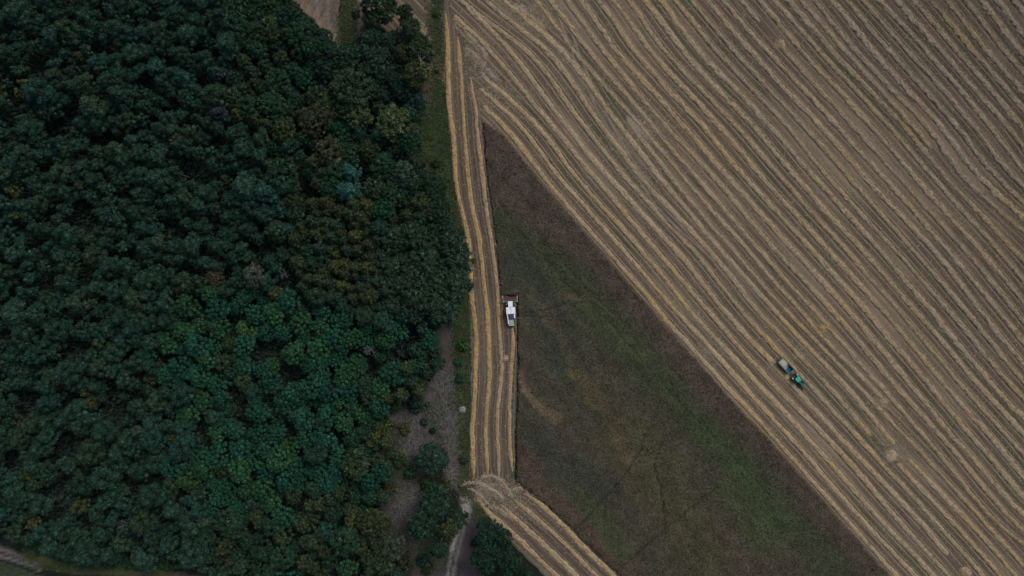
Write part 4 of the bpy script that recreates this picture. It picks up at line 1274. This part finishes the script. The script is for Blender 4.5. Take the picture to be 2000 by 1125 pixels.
m = MB(); m.box(-1.02, 1.0, -4.0, -1.97, 1.75, 2.35, .05); m.box(-.95, -.6, -3.9, -2.1, 2.35, 2.5, .04); ed_ = m.build('engine_deck', DARK, cb)
m = MB(); m.box(-.35, .85, -3.7, -2.1, 2.35, 2.55, .05)
for i in range(5): m.box(-.28, .78, -3.55 + i * .3, -3.45 + i * .3, 2.55, 2.6)
m.build('radiator_screen', BLUE, ed_)
m = MB(); m.cyl((-.1, -2.35, 2.55), (-.1, -2.35, 3.2), .1, 10); m.build('exhaust', GREY, ed_)
m = MB(); m.box(1.02, 1.5, -3.5, -1.97, 1.6, 2.9, .05); m.build('side_panel', WHITE, cb)
m = MB(); m.box(-1.4, -1.04, -3.0, -1.97, 1.4, 2.0, .05); m.build('side_panel', DARK, cb)
m = MB(); m.cyl((-1.38, -1.3, 3.0), (-1.05, -5.2, 3.05), .2, 14); m.box(-1.22, -.86, -5.5, -5.1, 2.7, 3.25, .05); m.build('unloading_auger', WHITE, cb)
m = MB(); m.box(-.95, .95, -5.85, -4.05, .95, 2.25, .08, (.95, .98)); m.box(-.7, .7, -5.5, -4.4, 2.25, 2.3, .02); hd2 = m.build('straw_hood', SAGE, cb)
m = MB(); m.box(-.98, .98, -6.1, -5.87, .9, 2.1, .05); m.build('rear_flap', WHITE, hd2)
for s in (-1, 1):
    wheel(cb, s * 1.45, 1.15, .9, .62, CREAM); wheel(cb, s * 1.22, -3.35, .58, .42, CREAM)
m = MB(); m.cyl((-1.5, 1.15, .9), (1.5, 1.15, .9), .14, 8); m.cyl((-1.2, -3.35, .58), (1.2, -3.35, .58), .1, 8); m.build('axle', DARK, cb)
m = MB()
for s in (-1.25, -1.55): m.cyl((s, 1.35, .5), (s, .75, 1.9), .03, 6)
for i in range(4): m.cyl((-1.25, 1.3 - i * .15, .62 + i * .35), (-1.55, 1.3 - i * .15, .62 + i * .35), .025, 6)
m.build('ladder', GREY, cb)

# tractor
fx, fy2 = 21.6, -25.0
tr = empty('tractor', (*W(1550.2, 736.2), .06), math.atan2(fy2, fx) - math.pi / 2)
tag(tr, 'green farm tractor with bright square cab roof towing the trailer between swaths', 'tractor')
m = MB(); m.box(-.35, .35, -.7, 3.9, .6, 1.15, .05); m.box(-.5, .5, -.8, .6, .7, 1.3, .05); m.build('chassis', DARK, tr)
m = MB(); m.box(-.46, .46, 1.55, 4.25, 1.1, 1.95, .12, (.88, .97)); hood = m.build('hood', DGREEN, tr)
for s in (-1, 1):
    m = MB(); m.box(s * .25 - .06, s * .25 + .06, 2.0, 3.7, 1.95, 1.985, .01); m.build('vent', DARK, hood)
m = MB(); m.box(-.38, .38, 4.25, 4.32, 1.15, 1.8, .02); m.build('front_grille', DARK, hood)
m = MB(); m.box(-.72, .72, -.1, 1.55, 1.3, 2.7, .08, (.92, .9)); cab = m.build('cab', GLASS, tr)
m = MB(); m.box(-.82, .82, -.2, 1.5, 2.7, 2.92, .12); m.build('roof', GREEN, cab)
for s in (-1, 1):
    m = MB(); m.box(s * 1.0 - .3, s * 1.0 + .3, -.75, .75, 1.68, 1.8, .05); m.box(s * 1.0 - .3, s * 1.0 + .3, -.95, -.72, 1.15, 1.7, .05); fd = m.build('fender', DGREEN, tr)
    m = MB(); m.box(s * 1.0 - .22, s * 1.0 + .22, -.75, -.15, 1.8, 1.95, .06); m.build('work_lamp', GREY, fd)
    wheel(tr, s * 1.12, 0, .88, .52, YEL); wheel(tr, s * .98, 3.2, .6, .4, YEL if s > 0 else RED)
m = MB(); m.cyl((-.95, 3.2, .6), (.95, 3.2, .6), .1, 8); m.cyl((-1.1, 0, .88), (1.1, 0, .88), .14, 8); m.build('axle', DARK, tr)
m = MB(); m.box(-.5, .5, 4.5, 5.35, .55, 1.15, .1); m.box(-.2, .2, 4.3, 4.5, .6, .95); m.build('front_weight', DGREEN, tr)
m = MB(); m.cyl((.5, 1.75, 1.5), (.5, 1.75, 2.9), .06, 10); m.build('exhaust', DARK, tr)
m = MB(); m.box(-.08, .08, -1.35, -.8, .6, .75, .02); m.build('drawbar', DARK, tr)

# trailer
tx, ty = 21.6, -22.8
ta = math.atan2(ty, tx) - math.pi / 2
tl = empty('farm_trailer', (*W(1530.9, 713.3), .06), ta)
tag(tl, 'green box trailer with blue floor hitched behind the green tractor', 'trailer')
m = MB(); m.box(-1.05, 1.05, -2.75, 2.75, .75, .92, .03); m.cyl((0, 2.7, .8), (.12, 4.3, .68), .09, 8); m.cyl((.45, 2.7, .8), (.1, 4.1, .68), .05, 8); m.cyl((-.45, 2.7, .8), (.1, 4.1, .68), .05, 8); m.build('chassis', DARK, tl)
m = MB(); m.box(-1.17, 1.17, -2.72, 2.72, .93, 1.0); m.build('floor', TBLUE, tl)
for s in (-1, 1):
    m = MB(); m.box(s * 1.22 - .05, s * 1.22 + .05, -2.78, 2.78, .93, 2.2, .02)
    for i in range(6): m.box(s * 1.29 - .025, s * 1.29 + .025, -2.6 + i, -2.5 + i, .93, 2.15)
    m.build('side_board', DGREEN, tl)
m = MB()
for s in (-1, 1): m.box(s * 1.22 - .1, s * 1.22 + .1, -2.8, 2.8, 2.2, 2.3, .03)
m.build('top_rail', TGREEN, tl)
m = MB(); m.box(-1.16, 1.16, 2.7, 2.8, .93, 2.24, .02); m.box(-1.11, 1.11, 2.66, 2.84, 2.24, 2.32, .02); m.build('front_board', TGREEN, tl)
m = MB(); m.box(-1.16, 1.16, -2.8, -2.7, .93, 2.24, .02); m.box(-1.11, 1.11, -2.86, -2.6, 2.24, 2.32, .02); m.build('tailgate', TGREEN, tl)
for s in (-1, 1):
    for y in (-1.5, -.3): wheel(tl, s * .95, y, .42, .34, GREY)
# grain piled at the trailer's rear
nx, ny = 24, 40
GX, GY = np.meshgrid(np.linspace(-1.16, 1.16, nx), np.linspace(-2.66, 1.1, ny))
hz = 1.02 + 1.12 * np.clip(1 - ((GY + 1.25) / 1.75) ** 4 * (GY > -1.25) - ((GY + 1.25) / 2.2) ** 4 * (GY < -1.25), 0, 1) ** .8 * (1 - .14 * np.abs(GX / 1.16) ** 3) + .05 * vnoise(GX * 3, GY * 3, 3)
GR = mat_plain('grain', (.40, .32, .25), .9, var=.12, spec=.1)
o = link('grain_heap', mesh_np('grain_heap', np.stack([GX, GY, hz], -1).reshape(-1, 3), grid_faces(ny, nx)[:, ::-1], GR, smooth=True))
x, y = W(1530.9, 713.3); o.location = (x, y, .06); o.rotation_euler = (0, 0, ta)
tag(o, 'tan grain heap filling the rear of the green trailer', 'grain')

# ------------------------------------------------------------------ light, sky, camera
w = bpy.data.worlds.new('World'); sc.world = w; w.use_nodes = True
nt = w.node_tree; nt.nodes.clear()
out = nt.nodes.new('ShaderNodeOutputWorld'); bg = nt.nodes.new('ShaderNodeBackground'); sky = nt.nodes.new('ShaderNodeTexSky')
sky.sky_type = 'NISHITA'; sky.sun_disc = False
EL, AZ = R(52), R(40)
sky.sun_elevation = EL; sky.sun_rotation = AZ
sky.air_density = 1.0; sky.dust_density = 3.0; sky.ozone_density = 1.0
nt.links.new(sky.outputs[0], bg.inputs[0]); nt.links.new(bg.outputs[0], out.inputs[0])
bg.inputs[1].default_value = .10
sun = bpy.data.lights.new('sun', 'SUN'); sun.energy = 1.3; sun.angle = R(24); sun.color = (1, .955, .90)
so = bpy.data.objects.new('sun', sun); COL.objects.link(so)
dirv = Vector((math.sin(AZ) * math.cos(EL), math.cos(AZ) * math.cos(EL), math.sin(EL)))
so.rotation_euler = dirv.to_track_quat('Z', 'Y').to_euler()
so.location = dirv * 300

cam = bpy.data.cameras.new('camera'); co = bpy.data.objects.new('camera', cam); COL.objects.link(co)
cam.sensor_width = 36; cam.lens = 18 * H / (1000 * S); cam.clip_end = 8000; cam.clip_start = 1
co.location = (0, 0, H); co.rotation_euler = (0, 0, 0)
sc.camera = co
vs = sc.view_settings
sc.display_settings.display_device = 'sRGB'
vs.view_transform = 'Standard'; vs.look = 'None'; vs.gamma = 1; vs.use_curve_mapping = False; vs.exposure = 0.25
print('trees', len(TREES), {k: sum(1 for t in TREES if t[3] == k) for k in PAR})
